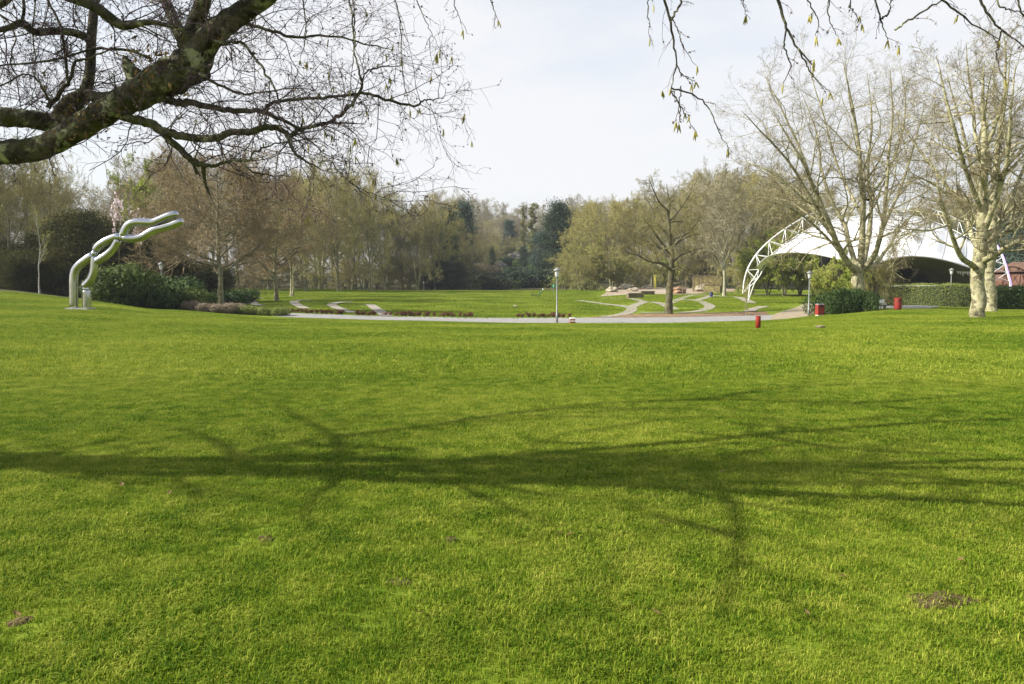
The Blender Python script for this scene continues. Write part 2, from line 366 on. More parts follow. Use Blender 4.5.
M['l_rhodo'] = lf('rhododendron_leaf', (0.042, 0.068, 0.010), (0.085, 0.115, 0.022), sp=.15)
M['l_laurel'] = lf('laurel_leaf', (0.028, 0.06, 0.012), (0.065, 0.105, 0.022), sp=.25)
M['l_dark'] = lf('ivy_leaf', (0.02, 0.032, 0.012), (0.045, 0.055, 0.02))
M['l_hedge'] = lf('hedge_leaf', (0.15, 0.19, 0.03), (0.23, 0.26, 0.06))
M['l_red'] = lf('red_brown_leaf', (0.12, 0.038, 0.024), (0.19, 0.075, 0.045))
M['l_dry'] = lf('dry_stem', (0.20, 0.15, 0.10), (0.28, 0.23, 0.15))
M['l_beech'] = lf('dry_beech_leaf', (0.13, 0.10, 0.045), (0.20, 0.15, 0.075))
M['l_pink'] = lf('pink_petal', (0.72, 0.55, 0.58), (0.80, 0.68, 0.70))
M['l_blue'] = lf('spruce_needle', (0.05, 0.08, 0.06), (0.085, 0.12, 0.085), sp=.1)
M['steel'] = mat('brushed_steel', (0.47, 0.48, 0.48), 0.17, (0.38, 0.39, 0.39), 1.5, metal=1.0, bump=0.05, bscale=4)
M['concrete'] = mat('concrete', (0.33, 0.32, 0.29), 0.9, (0.45, 0.43, 0.40), 4, bump=.3)
M['galv'] = mat('grey_pole', (0.20, 0.21, 0.20), 0.5, (0.26, 0.27, 0.26), 3, metal=0.3)
M['lampglass'] = mat('lamp_glass', (0.75, 0.76, 0.76), 0.25, spec=.5, transl=.3)
M['red'] = mat('red_paint', (0.28, 0.028, 0.016), 0.6, (0.20, 0.03, 0.02), 3)
M['white'] = mat('white_paint', (0.75, 0.75, 0.73), 0.5, (0.66, 0.66, 0.63), 3)
M['purple'] = mat('violet_light_tint', (0.45, 0.33, 0.68), 0.5)  # purple light on the right truss leg, put into the base colour
M['membrane'] = mat('white_membrane', (0.80, 0.80, 0.80), 0.55, (0.70, 0.70, 0.69), 0.25, coord='World', transl=.06)
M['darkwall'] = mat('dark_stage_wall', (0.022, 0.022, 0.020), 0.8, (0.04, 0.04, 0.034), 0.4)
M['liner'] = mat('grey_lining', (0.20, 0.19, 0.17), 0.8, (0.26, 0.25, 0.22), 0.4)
M['brick'] = mat('red_brick', (0.13, 0.065, 0.045), 0.9, (0.19, 0.10, 0.07), 1.5)
M['rooftile'] = mat('roof_tile', (0.12, 0.07, 0.05), 0.9, (0.17, 0.10, 0.07), 2)
M['stone'] = mat('pale_stone', (0.22, 0.19, 0.13), 0.95, (0.34, 0.30, 0.22), 1.2, bump=.6)
M['rock'] = mat('grey_rock', (0.10, 0.095, 0.08), 0.95, (0.19, 0.175, 0.15), .8, bump=.8)
M['wood'] = mat('weathered_wood', (0.12, 0.09, 0.06), 0.85, (0.19, 0.15, 0.10), 3, stretch=(1, 1, .2))
M['green'] = mat('green_paint', (0.02, 0.26, 0.13), 0.4)
M['dgreen'] = mat('dark_green_paint', (0.03, 0.11, 0.07), 0.45)
M['navy'] = mat('navy_paint', (0.02, 0.025, 0.09), 0.5)
M['yellow'] = mat('yellow_paint', (0.62, 0.55, 0.10), 0.45)
M['skin'] = mat('skin', (0.48, 0.30, 0.22), 0.6)
M['cloth'] = mat('pale_grey_cloth', (0.42, 0.42, 0.42), 0.9)
M['jeans'] = mat('blue_grey_cloth', (0.16, 0.18, 0.22), 0.9)
M['hair'] = mat('brown_hair', (0.05, 0.035, 0.02), 0.7)
M['feather'] = mat('brown_feather', (0.16, 0.12, 0.08), 0.8, (0.30, 0.25, 0.18), 9)
M['feather_pale'] = mat('pale_feather', (0.45, 0.40, 0.34), 0.8, (0.18, 0.15, 0.11), 9)
M['orange'] = mat('orange_sand', (0.22, 0.125, 0.07), 0.95, (0.28, 0.18, 0.11), 1)

# ------------------------------------------------------------------ ground sheet
def axis(lo_f, hi_f, step, far_lo, far_hi):
    a = list(np.arange(lo_f, hi_f + 1e-6, step)); s = step
    while a[-1] < far_hi: s *= 1.25; a.append(a[-1] + s)
    s = step
    while a[0] > far_lo: s *= 1.25; a.insert(0, a[0] - s)
    return np.array(a)
gx = axis(-95, 95, 1.0, -2600, 2600); gy = axis(-10, 175, 1.0, -300, 3000)
XX, YY = np.meshgrid(gx, gy); ZZ = zat(XX.ravel(), YY.ravel())
idx = np.arange(XX.size).reshape(XX.shape)
qq = np.stack([idx[:-1, :-1], idx[:-1, 1:], idx[1:, 1:], idx[1:, :-1]], -1).reshape(-1, 4)
gme = mesh_from('ground', np.stack([XX.ravel(), YY.ravel(), ZZ], 1), qq, None, [M['ground']], smooth=True)
wood = np.clip((YY.ravel() - 172) / 10, 0, 1)
uu = XX.ravel() / np.maximum(YY.ravel(), 12)
wood = np.maximum(wood, np.clip((YY.ravel() - 63) / 6, 0, 1) * np.clip((-0.36 - uu) / 0.04, 0, 1))
wood = np.maximum(wood, np.clip((YY.ravel() - 78) / 6, 0, 1) * np.clip((uu - 0.40) / 0.04, 0, 1) * .7)
at_ = gme.attributes.new('wood', 'FLOAT', 'POINT'); at_.data.foreach_set('value', wood.astype(np.float32))
tag(link('ground', gme), 'green park lawn and meadow rising gently towards the trees', 'ground', kind='structure')

def gp(px, py, lift=0.02):
    v = hit(px, py); v.z = gz(v.x, v.y) + lift; return v
def loft(name, A, B, m, lift, nu=80, nv=6):
    """sheet between two pixel outlines, laid on the ground"""
    a = catmull([hit(*p)[:] for p in A], nu); b = catmull([hit(*p)[:] for p in B], nu)
    t = np.linspace(0, 1, nv)[None, :, None]
    p = a[:, None] * (1 - t) + b[:, None] * t
    z = zat(p[..., 0].ravel(), p[..., 1].ravel()).reshape(nu, nv) + lift
    v = np.stack([p[..., 0], p[..., 1], z], -1).reshape(-1, 3)
    i = np.arange(nu * nv).reshape(nu, nv)
    q = np.stack([i[:-1, :-1], i[1:, :-1], i[1:, 1:], i[:-1, 1:]], -1).reshape(-1, 4)
    return link(name, mesh_from(name, v, q, None, [m], smooth=True)), p
MASK = []       # areas without grass: list of (Nx2 points, radius)
def strip(name, pts, width, m, lift, n=60, world=False):
    c = catmull([(p if world else hit(*p)[:]) for p in pts], n)
    t = np.gradient(c[:, :2], axis=0); t /= np.linalg.norm(t, axis=1, keepdims=True) + 1e-9
    nn = np.stack([-t[:, 1], t[:, 0]], 1)
    w = np.asarray(width) if hasattr(width, '__len__') else np.full(n, width)
    off = np.linspace(-.5, .5, 5)
    p = c[:, None, :2] + nn[:, None] * (off[None, :, None] * w[:, None, None])
    z = zat(p[..., 0].ravel(), p[..., 1].ravel()).reshape(n, 5) + lift
    v = np.concatenate([p, z[..., None]], -1).reshape(-1, 3)
    i = np.arange(n * 5).reshape(n, 5)
    q = np.stack([i[:-1, :-1], i[1:, :-1], i[1:, 1:], i[:-1, 1:]], -1).reshape(-1, 4)
    MASK.append((c[:, :2], float(np.mean(w)) * .5 + .3))
    return link(name, mesh_from(name, v, q, None, [m], smooth=True))

# main path: front and back edge as seen
A = [(272, 316.2), (300, 317.8), (350, 319.3), (400, 320.6), (480, 322.4), (560, 323.4), (640, 323.3), (700, 322.5), (760, 320.6), (795, 318.2)]
B = [(276, 312.6), (300, 313.6), (350, 315.4), (400, 316.8), (480, 317.9), (560, 318.1), (640, 317.6), (700, 316.8), (760, 315.6), (790, 314.2)]
o, pm = loft('path', A, B, M['asphalt'], 0.02, 120, 8); tag(o, 'wide pale grey asphalt path curving along the far edge of the lawn', 'path', kind='structure')
MASK.append((pm[:, ::2].reshape(-1, 3)[:, :2], 1.5))
A = [(770, 320.2), (800, 317.6), (812, 315.0), (816, 309), (815, 303.5)]
B = [(772, 315.4), (780, 312.6), (790, 309.4), (800, 305.8), (806, 303.0)]
o, pm = loft('path', A, B, M['tan'], 0.028, 40, 8); tag(o, 'beige gravel path turning off behind the dark laurel bush', 'path', kind='structure')
MASK.append((pm.reshape(-1, 3)[:, :2], 1.2))
A = [(862, 309.6), (885, 308.4), (905, 308.8), (930, 308.4)]; B = [(862, 306.6), (885, 305.6), (905, 305.4), (940, 306.4)]
o, pm = loft('path', A, B, M['asphalt'], 0.02, 40, 6); tag(o, 'short stretch of pale path beside the red bin at the hedge', 'path', kind='structure')
MASK.append((pm.reshape(-1, 3)[:, :2], 1.2))
A = [(585, 318.0), (640, 317.4), (700, 316.6), (770, 315.2)]; B = [(618, 315.2), (650, 314.0), (700, 313.2), (765, 311.8)]
o, pm = loft('mulch_bed', A, B, M['mulch'], 0.024, 60, 6); tag(o, 'narrow brown planting bed behind the asphalt path', 'ground', kind='structure')
MASK.append((pm.reshape(-1, 3)[:, :2], 1.2))
A = [(600, 296.5), (640, 294.0), (680, 294.5), (712, 292.8), (735, 291.8)]; B = [(612, 289.2), (640, 287.6), (680, 287.0), (712, 288.2), (735, 288.8)]
o, pm = loft('sand_area', A, B, M['sand'], 0.03, 60, 30); tag(o, 'sandy play area behind the curved meadow paths', 'ground', kind='structure')
MASK.append((pm[::2, ::2].reshape(-1, 3)[:, :2], 2))
LOOPS = [
 [(578, 300.4), (604, 304), (620, 305.8), (631, 308.2), (630, 311.5), (622, 314.6), (604, 317)],
 [(600, 299.2), (629, 298.8), (638.6, 300.4), (645, 302), (653, 302.2), (661, 303.8), (669, 307), (674, 310)],
 [(645, 302), (638, 304.4), (632, 307), (631, 308.2)],
 [(664, 305), (672, 302.5), (678.8, 299.6), (687.6, 296.4), (699, 295), (711, 295.6), (723, 296.5), (738, 297)],
 [(678.8, 299.6), (696, 300.7), (705, 303.6), (710, 306.8), (705, 309.9), (696, 311.9), (678.8, 313)],
 [(696, 300.6), (705, 298.2), (712, 296)],
 [(738, 297.4), (746, 300.5), (752, 303.5)],
 [(748, 312), (754, 309.2), (764, 306.8)],
 [(640, 313.2), (655, 313.0), (672, 312.6)],
 [(750, 294.8), (780, 294.4), (812, 294.6)],
 [(240, 298.6), (248, 298.9), (252, 300.8), (253, 303.5), (260, 306)], [(248, 298.9), (262, 298.4)],
 [(312, 300.8), (300, 300.8), (294, 302.4), (297, 305.2), (306, 309)],
 [(352, 302.6), (341, 302.8), (332, 304.6), (335, 307.5), (345, 311), (354, 313.4)],
 [(364, 305), (370, 305.4), (374, 308), (380, 312), (386, 316.6)],
]
names_l = ['outer loop left of the lone bare tree', 'loop passing behind the lone bare tree', 'short link between two loops', 'far arc of the loops right of the bare tree',
 'wide inner arc right of the bare tree', 'short link to the far arc', 'arc near the foot of the white truss', 'short path by the pollard stump', 'near arc behind the mulch bed', 'far straight path below the white canopy',
 'leftmost pale path beside the brown tree', 'short spur of the leftmost path', 'second pale path on the left meadow', 'third pale path on the left meadow', 'fourth pale path reaching the main path']
for i, l in enumerate(LOOPS):
    tag(strip('meadow_path', l, 1.2 if i < 10 else 1.1, M['gravel'], 0.034 + 0.004 * i, 50), 'pale gravel footpath, ' + names_l[i], 'path', kind='structure')

# worn spots
def patch(px, py, w, dp, lab, n=22, seed=0, mt='soil'):
    rng = np.random.default_rng(seed); c = hit(px, py); rr = []
    for k in range(n):
        a = k / n * 2 * math.pi; r = 1 + .25 * math.sin(2*a + seed) + .18 * math.sin(5*a + 2*seed) + rng.normal() * .07
        rr.append((c.x + math.cos(a) * w / 2 * r, c.y + math.sin(a) * dp / 2 * r))
    rr = np.array(rr); ring = [np.array([[c.x, c.y]])]
    v = [(c.x, c.y)]; q = []; t = []
    for f in (.4, .75, 1.0): v += [tuple(np.array([c.x, c.y]) * (1 - f) + p * f) for p in rr]
    v = np.array(v); z = zat(v[:, 0], v[:, 1]) + 0.012; z[1 + 2*n:] -= 0.02
    for k in range(n):
        t.append([0, 1 + k, 1 + (k + 1) % n])
        for r_ in (0, 1): q.append([1 + r_*n + k, 1 + (r_+1)*n + k, 1 + (r_+1)*n + (k+1) % n, 1 + r_*n + (k+1) % n])
    o = link('bare_soil_patch', mesh_from('bare_soil_patch', np.column_stack([v, z]), q, t, [M[mt]], smooth=True))
    tag(o, lab, 'soil patch', kind='structure')
    BALD.append((c.x, c.y, w / 2 * 1.0, dp / 2 * 1.0))
BALD = []
patch(941, 606, .34, .28, 'bare brown soil patch in the lawn at lower right', seed=1)
patch(400, 593, .13, .14, 'small bare soil spot in the lower middle of the lawn', seed=2)
patch(266, 550, .10, .18, 'tiny dark soil spot left of the middle of the lawn', seed=3)
patch(452, 550, .10, .10, 'tiny brown soil spot above the small bare one', seed=4)
patch(20, 636, .14, .10, 'small dark soil spot at the lower left corner', seed=5)

# ------------------------------------------------------------------ grass (one stuff object, instanced tufts of blades)
def blade_patch(name, n, rad, h, w, seed):
    rng = np.random.default_rng(seed)
    r = rad * np.sqrt(-np.log(1 - rng.uniform(0, .985, n)) / 4.2); a = rng.uniform(0, 2*np.pi, n)
    c = np.stack([r*np.cos(a), r*np.sin(a)], 1)
    # clumping
    nc = max(8, n // 14); cc = rng.normal(size=(nc, 2)) * rad * .55; k = rng.integers(0, nc, n)
    mixm = rng.uniform(size=n) < 0.55
    c[mixm] = cc[k[mixm]] + rng.normal(size=(mixm.sum(), 2)) * h * .45
    hh = h * rng.uniform(.4, 1.2, n) * (0.6 + .8 * rng.uniform(size=nc)[k])
    yaw = rng.uniform(0, 2*np.pi, n); lean = rng.uniform(0.1, 1.15, n)
    d = np.stack([np.cos(yaw), np.sin(yaw)], 1); s = np.stack([-d[:, 1], d[:, 0]], 1) * (w * rng.uniform(.6, 1.2, n))[:, None] / 2
    b = np.column_stack([c, np.full(n, -.012)])
    mid = np.column_stack([c + d * (hh * lean * .3)[:, None], hh * .6])
    tip = np.column_stack([c + d * (hh * lean * 1.0)[:, None], hh * (1 - .35 * lean)])
    s3 = np.column_stack([s, np.zeros(n)])
    v = np.stack([b - s3, b + s3, mid + s3*.8, mid - s3*.8, tip], 1).reshape(-1, 3)
    i = np.arange(n) * 5
    q = np.stack([i, i+1, i+2, i+3], 1); t = np.stack([i+3, i+2, i+4], 1)
    return bpy.data.objects.new(name, mesh_from(name, v, q, t, [M['blade']]))
def grass_points(y0, y1, spacing, seed, umax=0.72):
    rng = np.random.default_rng(seed)
    xs = np.arange(-y1 * umax - 2, y1 * umax + 2, spacing); ys = np.arange(y0, y1, spacing)
    X, Y = np.meshgrid(xs, ys); X = X.ravel() + rng.uniform(-.5, .5, X.size) * spacing; Y = Y.ravel() + rng.uniform(-.5, .5, Y.size) * spacing
    keep = np.abs(X) < Y * umax + 1.5
    return X[keep], Y[keep]
def mask_pts(X, Y):
    keep = np.ones(len(X), bool)
    for x, y, a, b in BALD: keep &= ((X - x) / (a * .95 + .13))**2 + ((Y - y) / (b * .95 + .13))**2 > 1
    for c, r in MASK:
        lo_ = c.min(0) - r; hi_ = c.max(0) + r
        ii = np.where(keep & (X > lo_[0]) & (X < hi_[0]) & (Y > lo_[1]) & (Y < hi_[1]))[0]
        if len(ii):
            for s0 in range(0, len(ii), 4000):
                j = ii[s0:s0+4000]
                d2 = ((X[j, None] - c[None, :, 0])**2 + (Y[j, None] - c[None, :, 1])**2).min(1)
                keep[j[d2 < r*r]] = False
    return X[keep], Y[keep]
def grass_object(name, label, X, Y, patches, seed, smin=.8, smax=1.25):
    rng = np.random.default_rng(seed); n = len(X)
    me = bpy.data.meshes.new(name); me.vertices.add(n)
    me.vertices.foreach_set('co', np.column_stack([X, Y, zat(X, Y)]).astype(np.float32).ravel())
    e = 0.3
    sx = (zat(X + e, Y) - zat(X - e, Y)) / (2*e); sy = (zat(X, Y + e) - zat(X, Y - e)) / (2*e)
    rz = rng.uniform(0, 2*np.pi, n)
    # euler XYZ: yaw first would need a local tilt, so tilt is expressed in the turned frame
    tx = np.arctan(sy * np.cos(rz) - sx * np.sin(rz)); ty = -np.arctan(sx * np.cos(rz) + sy * np.sin(rz))
    rot = np.column_stack([tx, ty, rz]).astype(np.float32)
    a = me.attributes.new('rot', 'FLOAT_VECTOR', 'POINT'); a.data.foreach_set('vector', rot.ravel())
    a = me.attributes.new('scl', 'FLOAT', 'POINT'); nzv = np.sin(X*2.1 + 1.7*np.sin(Y*1.3)) * np.sin(Y*2.7 + 1.9*np.sin(X*1.1)) + .6*np.sin(X*5.3 + 2*np.sin(Y*3.1)) * np.sin(Y*6.1 + X)
    a.data.foreach_set('value', (rng.uniform(smin, smax, n) * (1 + .24*nzv)).astype(np.float32))
    a = me.attributes.new('var', 'INT', 'POINT'); a.data.foreach_set('value', rng.integers(0, len(patches), n).astype(np.int32))
    me.materials.append(M['blade'])
    o = link(name, me); tag(o, label, 'grass', kind='stuff')
    ng = bpy.data.node_groups.new(name, 'GeometryNodeTree')
    ng.interface.new_socket('Geometry', in_out='INPUT', socket_type='NodeSocketGeometry'); ng.interface.new_socket('Geometry', in_out='OUTPUT', socket_type='NodeSocketGeometry')
    gi = ng.nodes.new('NodeGroupInput'); go = ng.nodes.new('NodeGroupOutput')
    jn = ng.nodes.new('GeometryNodeJoinGeometry')
    for p_ in patches:
        oi = ng.nodes.new('GeometryNodeObjectInfo'); oi.inputs[0].default_value = p_; oi.transform_space = 'ORIGINAL'
        ai = ng.nodes.new('GeometryNodeGeometryToInstance'); ng.links.new(oi.outputs['Geometry'], ai.inputs[0]); ng.links.new(ai.outputs[0], jn.inputs[0])
    ip = ng.nodes.new('GeometryNodeInstanceOnPoints'); ng.links.new(gi.outputs[0], ip.inputs['Points']); ng.links.new(jn.outputs[0], ip.inputs['Instance'])
    ip.inputs['Pick Instance'].default_value = True
    for nm, tp, sk in (('rot', 'FLOAT_VECTOR', 'Rotation'), ('scl', 'FLOAT', 'Scale'), ('var', 'INT', 'Instance Index')):
        na = ng.nodes.new('GeometryNodeInputNamedAttribute'); na.data_type = tp; na.inputs[0].default_value = nm
        ng.links.new(na.outputs[0], ip.inputs[sk])
    ng.links.new(ip.outputs[0], go.inputs[0])
    md = o.modifiers.new('grass', 'NODES'); md.node_group = ng
    return o
near = [blade_patch('near_blades', 1900, .34, .030, .0042, 10 + k) for k in range(5)]
midp = [blade_patch('middle_blades', 1500, .80, .052, .0085, 20 + k) for k in range(4)]
farp = [blade_patch('far_blades', 1300, 2.2, .07, .026, 30 + k) for k in range(3)]
X, Y = mask_pts(*grass_points(2.2, 15.5, .27, 1)); grass_object('lawn_grass', 'short green grass blades of the near lawn', X, Y, near, 5)
X, Y = grass_points(14.5, 66, .62, 2)
okm = np.ones(len(X), bool); uxx = X / Y
edge = np.interp(uxx, [-.7, -.64, -.5, -.4, -.29, 0, .35, .40, .5, .7], [72, 70, 62, 61, 62, 62, 62, 62, 66, 66])
X, Y = X[Y < edge], Y[Y < edge]
X, Y = mask_pts(X, Y); grass_object('lawn_grass', 'short green grass of the farther lawn up to the path', X, Y, midp, 6)
X, Y = grass_points(64, 172, 1.9, 3, .62)
uxx = X / Y; k_ = (uxx > -.36) & (uxx < .38) & ~((uxx > .1) & (Y > 160)) & (Y > 66); X, Y = mask_pts(X[k_], Y[k_])
grass_object('meadow_grass', 'bright green grass of the meadow beyond the path', X, Y, farp, 7)

# ------------------------------------------------------------------ branching
def unit(v): return v / (np.linalg.norm(v, axis=-1, keepdims=True) + 1e-9)
def children(Pn, Rn, n, rng, t0=.25, t1=1.0, ang=(35, 65), ratio=.5, K=5, wig=.15, trop=0.0, rr=.55, tip=.15, tfall=.5, Ls=None, rmin=0.0, flat=0.0):
    """n children per branch; trop>0 bends up, <0 droops"""
    N, Kp, _ = Pn.shape
    L = np.linalg.norm(np.diff(Pn, axis=1), axis=2).sum(1) if Ls is None else Ls
    t = (np.arange(n)[None] + rng.uniform(0, 1, (N, n))) / n * (t1 - t0) + t0
    f = t * (Kp - 1); i = np.clip(f.astype(int), 0, Kp - 2); f = f - i
    ar = np.arange(N)[:, None]
    p = Pn[ar, i] * (1 - f[..., None]) + Pn[ar, i + 1] * f[..., None]
    T = unit(Pn[ar, i + 1] - Pn[ar, i]); r0 = (Rn[ar, i] * (1 - f) + Rn[ar, i + 1] * f)
    rnd = rng.normal(size=T.shape); rnd[..., 2] *= (1 - flat); s = unit(np.cross(T, rnd))
    if flat: s[..., 2] *= (1 - flat); s = unit(s)
    a = np.radians(rng.uniform(ang[0], ang[1], t.shape))[..., None]
    d = unit(np.cos(a) * T + np.sin(a) * s)
    ln = L[:, None] * ratio * (1 - tfall * t) * rng.uniform(.65, 1.25, t.shape)
    p = p.reshape(-1, 3); d = d.reshape(-1, 3); ln = ln.ravel(); r0 = np.maximum(r0.ravel() * rr, rmin)
    C = np.zeros((len(p), K, 3)); C[:, 0] = p
    for k in range(1, K):
        d = unit(d + rng.normal(size=d.shape) * wig + np.array([0, 0, trop]) )
        C[:, k] = C[:, k-1] + d * (ln / (K - 1))[:, None]
    R = r0[:, None] * np.linspace(1, tip, K)[None]
    return C, np.maximum(R, rmin * .6)

def tree_proto(name, seed, H=15, r=.28, bole=.28, limbs=14, limb_len=.34, ang=(35, 65), up=.06, levels=((6, .5), (6, .45), (5, .5)), twig_r=.011,
               shape='round', lean=0.0, buds=0, bud_size=.05, mats=('olivebark', 't_olive', 'l_bud'), wig=.16, forks=1, droop=0.0, spread=0.0):
    rng = np.random.default_rng(seed)
    g = Geo(); tw = Geo()
    K = 9; tr = []; trr = []
    for f in range(forks):
        p = np.zeros((K, 3)); hh = np.linspace(0, H * (.97 - .08 * f * rng.uniform()), K)
        dx, dy = rng.normal(size=2) * lean
        off = np.array([math.cos(f * 2 * math.pi / forks + seed), math.sin(f * 2 * math.pi / forks + seed)]) * spread * H
        prog = np.clip((hh / H - bole * .6) / (1 - bole * .6), 0, 1)
        wob = np.cumsum(rng.normal(size=(K, 2)) * H * .008, 0)
        p[:, 0] = dx * hh + off[0] * prog**.8 + wob[:, 0]; p[:, 1] = dy * hh + off[1] * prog**.8 + wob[:, 1]; p[:, 2] = hh
        rad = r * (1 - .93 * (hh / H)**.85) * (1 if f == 0 else .8)
        p[0, 2] = -.25; tr.append(p); trr.append(rad)
    tr = np.array(tr); trr = np.array(trr)
    for f in range(forks):
        c = catmull(tr[f], 22); rd = np.interp(np.linspace(0, 1, 22), np.linspace(0, 1, K), trr[f]); rd[0] *= 1.55; rd[1] *= 1.18
        g.tubes(c, rd, 10)
    # limbs
    C, R = children(tr, trr, max(2, limbs // forks), rng, t0=bole, t1=.97, ang=ang, ratio=1, K=7, wig=wig, trop=up, rr=.55, tfall=0, Ls=np.full(forks, H * limb_len), rmin=.02)
    t = np.clip(C[:, 0, 2] / H, 0, 1)
    sh = {'round': np.sqrt(np.clip(1 - ((t - .48) / .56)**2, .08, 1)), 'cone': np.clip(1.15 - t, .1, 1), 'vase': .55 + .55 * np.sin(t * 2.6), 'column': np.full_like(t, .5)}[shape]
    C = C[:, :1] + (C - C[:, :1]) * sh[:, None, None]
    g.tubes(C, R, 6)
    cur, cr_ = C, R; allt = [C]
    for li, (n, ratio) in enumerate(levels):
        last = li == len(levels) - 1
        C2, R2 = children(cur, cr_, n, rng, t0=.18, t1=1, ang=(25, 60), ratio=ratio, K=5 if not last else 4, wig=wig * 1.1, trop=up * .8 - droop * (li + 1) / len(levels), rr=.6, tfall=.45, rmin=twig_r, tip=.35)
        if li == 0: g.tubes(C2, R2, 4)
        else: tw.tubes(C2, R2, 3)
        cur, cr_ = C2, R2
    if buds:
        k = rng.integers(0, len(cur), buds); j = rng.integers(1, cur.shape[1], buds)
        tw.leaves(cur[k, j] + rng.normal(size=(buds, 3)) * .06, bud_size, rng, m=1)
    return dict(trunk=g.mesh(name + '_trunk', [M[mats[0]]], True), crown=tw.mesh(name + '_crown', [M[mats[1]], M[mats[2]]]), H=H)

def evergreen_proto(name, seed, H=8, R=3.5, shape='round', n=16000, leaf=.16, m='l_yew', low=.05, lumps=26, droop=.2, aspect=.5):
    rng = np.random.default_rng(seed); g = Geo(); f = Geo()
    hh = np.linspace(-.2, H * .93, 8)
    g.tubes(np.column_stack([rng.normal(size=8) * .04, rng.normal(size=8) * .04, hh]), np.linspace(.03 * H * .6, .02, 8), 7)
    def prof(t):
        if shape == 'cone': return np.clip((1 - t), 0.03, 1)**.8 * np.minimum(1, t / .06 + .5)
        if shape == 'column': return np.clip(1 - t**3.2, .04, 1)**.7 * np.minimum(1, t / .15 + .6)
        return np.sqrt(np.clip(1 - (2*t - 1.0)**2 * .96, .03, 1)) if low < .1 else np.sqrt(np.clip(1 - (2*t - 1)**2, .03, 1))
    # branches with lumpy leaf clumps at their ends
    nb = lumps * 5
    t = rng.uniform(low, .97, nb)**.9; a = rng.uniform(0, 2*np.pi, nb); rad = R * prof(t) * rng.uniform(.62, 1.02, nb)
    e = np.column_stack([rad * np.cos(a), rad * np.sin(a), H * t])
    s = np.column_stack([np.zeros(nb), np.zeros(nb), np.maximum(H * t - rad * .3, .1)])
    mid = (s + e) / 2 + np.column_stack([rng.normal(size=(nb, 2)) * .1, np.full(nb, .08)])
    g.tubes(np.stack([s, mid, e], 1), np.tile(np.array([.05, .03, .01]) * H / 8, (nb, 1)), 4)
    k = rng.integers(0, nb, n); u = rng.uniform(.35, 1.08, n)[:, None]
    sz = (.13 * R + .05 * H * .35) * rng.uniform(.6, 1.4, nb)
    c = s[k] * (1 - u) + e[k] * u + rng.normal(size=(n, 3)) * sz[k, None] * np.array([1, 1, .6])
    c[:, 2] = np.maximum(c[:, 2], .05 + rng.uniform(0, .1, n))
    f.leaves(c, leaf, rng, up=.5, aspect=aspect, droop=droop)
    return dict(trunk=g.mesh(name + '_trunk', [M['bark']], True), crown=f.mesh(name + '_foliage', [M[m]]), H=H)

def bush_proto(name, seed, R=1.5, H=1.5, n=9000, leaf=.12, m='l_rhodo', lump=9, stem='bark', up=.8):
    rng = np.random.default_rng(seed); g = Geo(); f = Geo()
    lc = rng.normal(size=(lump, 3)) * np.array([R * .42, R * .42, 0]); lc[:, 2] = H * rng.uniform(.3, .62, lump)
    lr = rng.uniform(.34, .55, lump) * min(R, H)
    k = rng.integers(0, lump, n); d = unit(rng.normal(size=(n, 3))); rad = lr[k] * rng.uniform(.55, 1.0, n)**.5 * (1 + .12 * rng.normal(size=n))
    c = lc[k] + d * rad[:, None] * np.array([1.15, 1.15, 1.0]); c[:, 2] = np.abs(c[:, 2]) * .98 + .03
    f.leaves(c, leaf, rng, up=up * .6, nrm=d * 1.2, aspect=.45)
    S = 10; z = np.zeros((S, 4, 3)); kk = rng.integers(0, lump, S)
    for q in range(4): z[:, q] = np.array([0, 0, -.1]) * (1 - q/3) + lc[kk] * (q/3) + rng.normal(size=(S, 3)) * .04
    g.tubes(z, np.tile([.04, .03, .02, .01], (S, 1)), 5)
    return dict(trunk=g.mesh(name + '_stems', [M[stem]], True), crown=f.mesh(name + '_leaves', [M[m]]), H=H)

def place(proto, kind, label, cat, loc, height=None, width=1.0, rz=0.0, group=None, parts=('trunk', 'crown'), swap=None):
    s = (height / proto['H']) if height else 1.0
    e = thing(kind, label, cat, loc, rz, group, (s * width, s * width, s))
    for k, key in zip(parts, ('trunk', 'crown')):
        o = link(k, proto[key], e)
        if swap and key in swap:
            for si, mm in enumerate(swap[key]):
                if si < len(o.material_slots) and mm:
                    o.material_slots[si].link = 'OBJECT'; o.material_slots[si].material = M[mm]
    return e
def topheight(px, d, top):
    g_ = ground(px, d); return g_, max(1.0, EYE + ray(512, top)[1] * d - g_.z)

SEEDR = random.Random(5)
# ------------------------------------------------------------------ tree kinds
dense = ((8, .62), (8, .6), (8, .62))
BARE = [tree_proto('bare_a', 1, limbs=22, levels=dense, twig_r=.015, limb_len=.36, bole=.16, r=.24, buds=2500, bud_size=.09),
        tree_proto('bare_b', 2, limbs=22, levels=dense, twig_r=.015, limb_len=.42, ang=(30, 60), forks=2, spread=.08, bole=.14, r=.24, buds=2500, bud_size=.09),
        tree_proto('bare_c', 3, limbs=24, levels=dense, twig_r=.015, limb_len=.34, up=.10, bole=.14, r=.24, wig=.2, buds=2000, bud_size=.09),
        tree_proto('bare_d', 4, limbs=22, levels=dense, twig_r=.015, limb_len=.46, r=.24, ang=(45, 75), bole=.15, forks=3, spread=.12, buds=4000, bud_size=.10)]
BROWN = [tree_proto('brown_a', 11, H=14, limbs=30, levels=((9, .6), (9, .58), (9, .6)), twig_r=.014, limb_len=.46, ang=(50, 80), bole=.22, up=.05, wig=.13, droop=.05, mats=('olivebark', 't_brown', 't_brown')),
         tree_proto('brown_b', 12, H=14, limbs=28, levels=((9, .6), (9, .58), (9, .6)), twig_r=.014, limb_len=.48, ang=(50, 85), bole=.10, up=.03, wig=.15, droop=.10, mats=('olivebark', 't_brown', 't_brown'))]
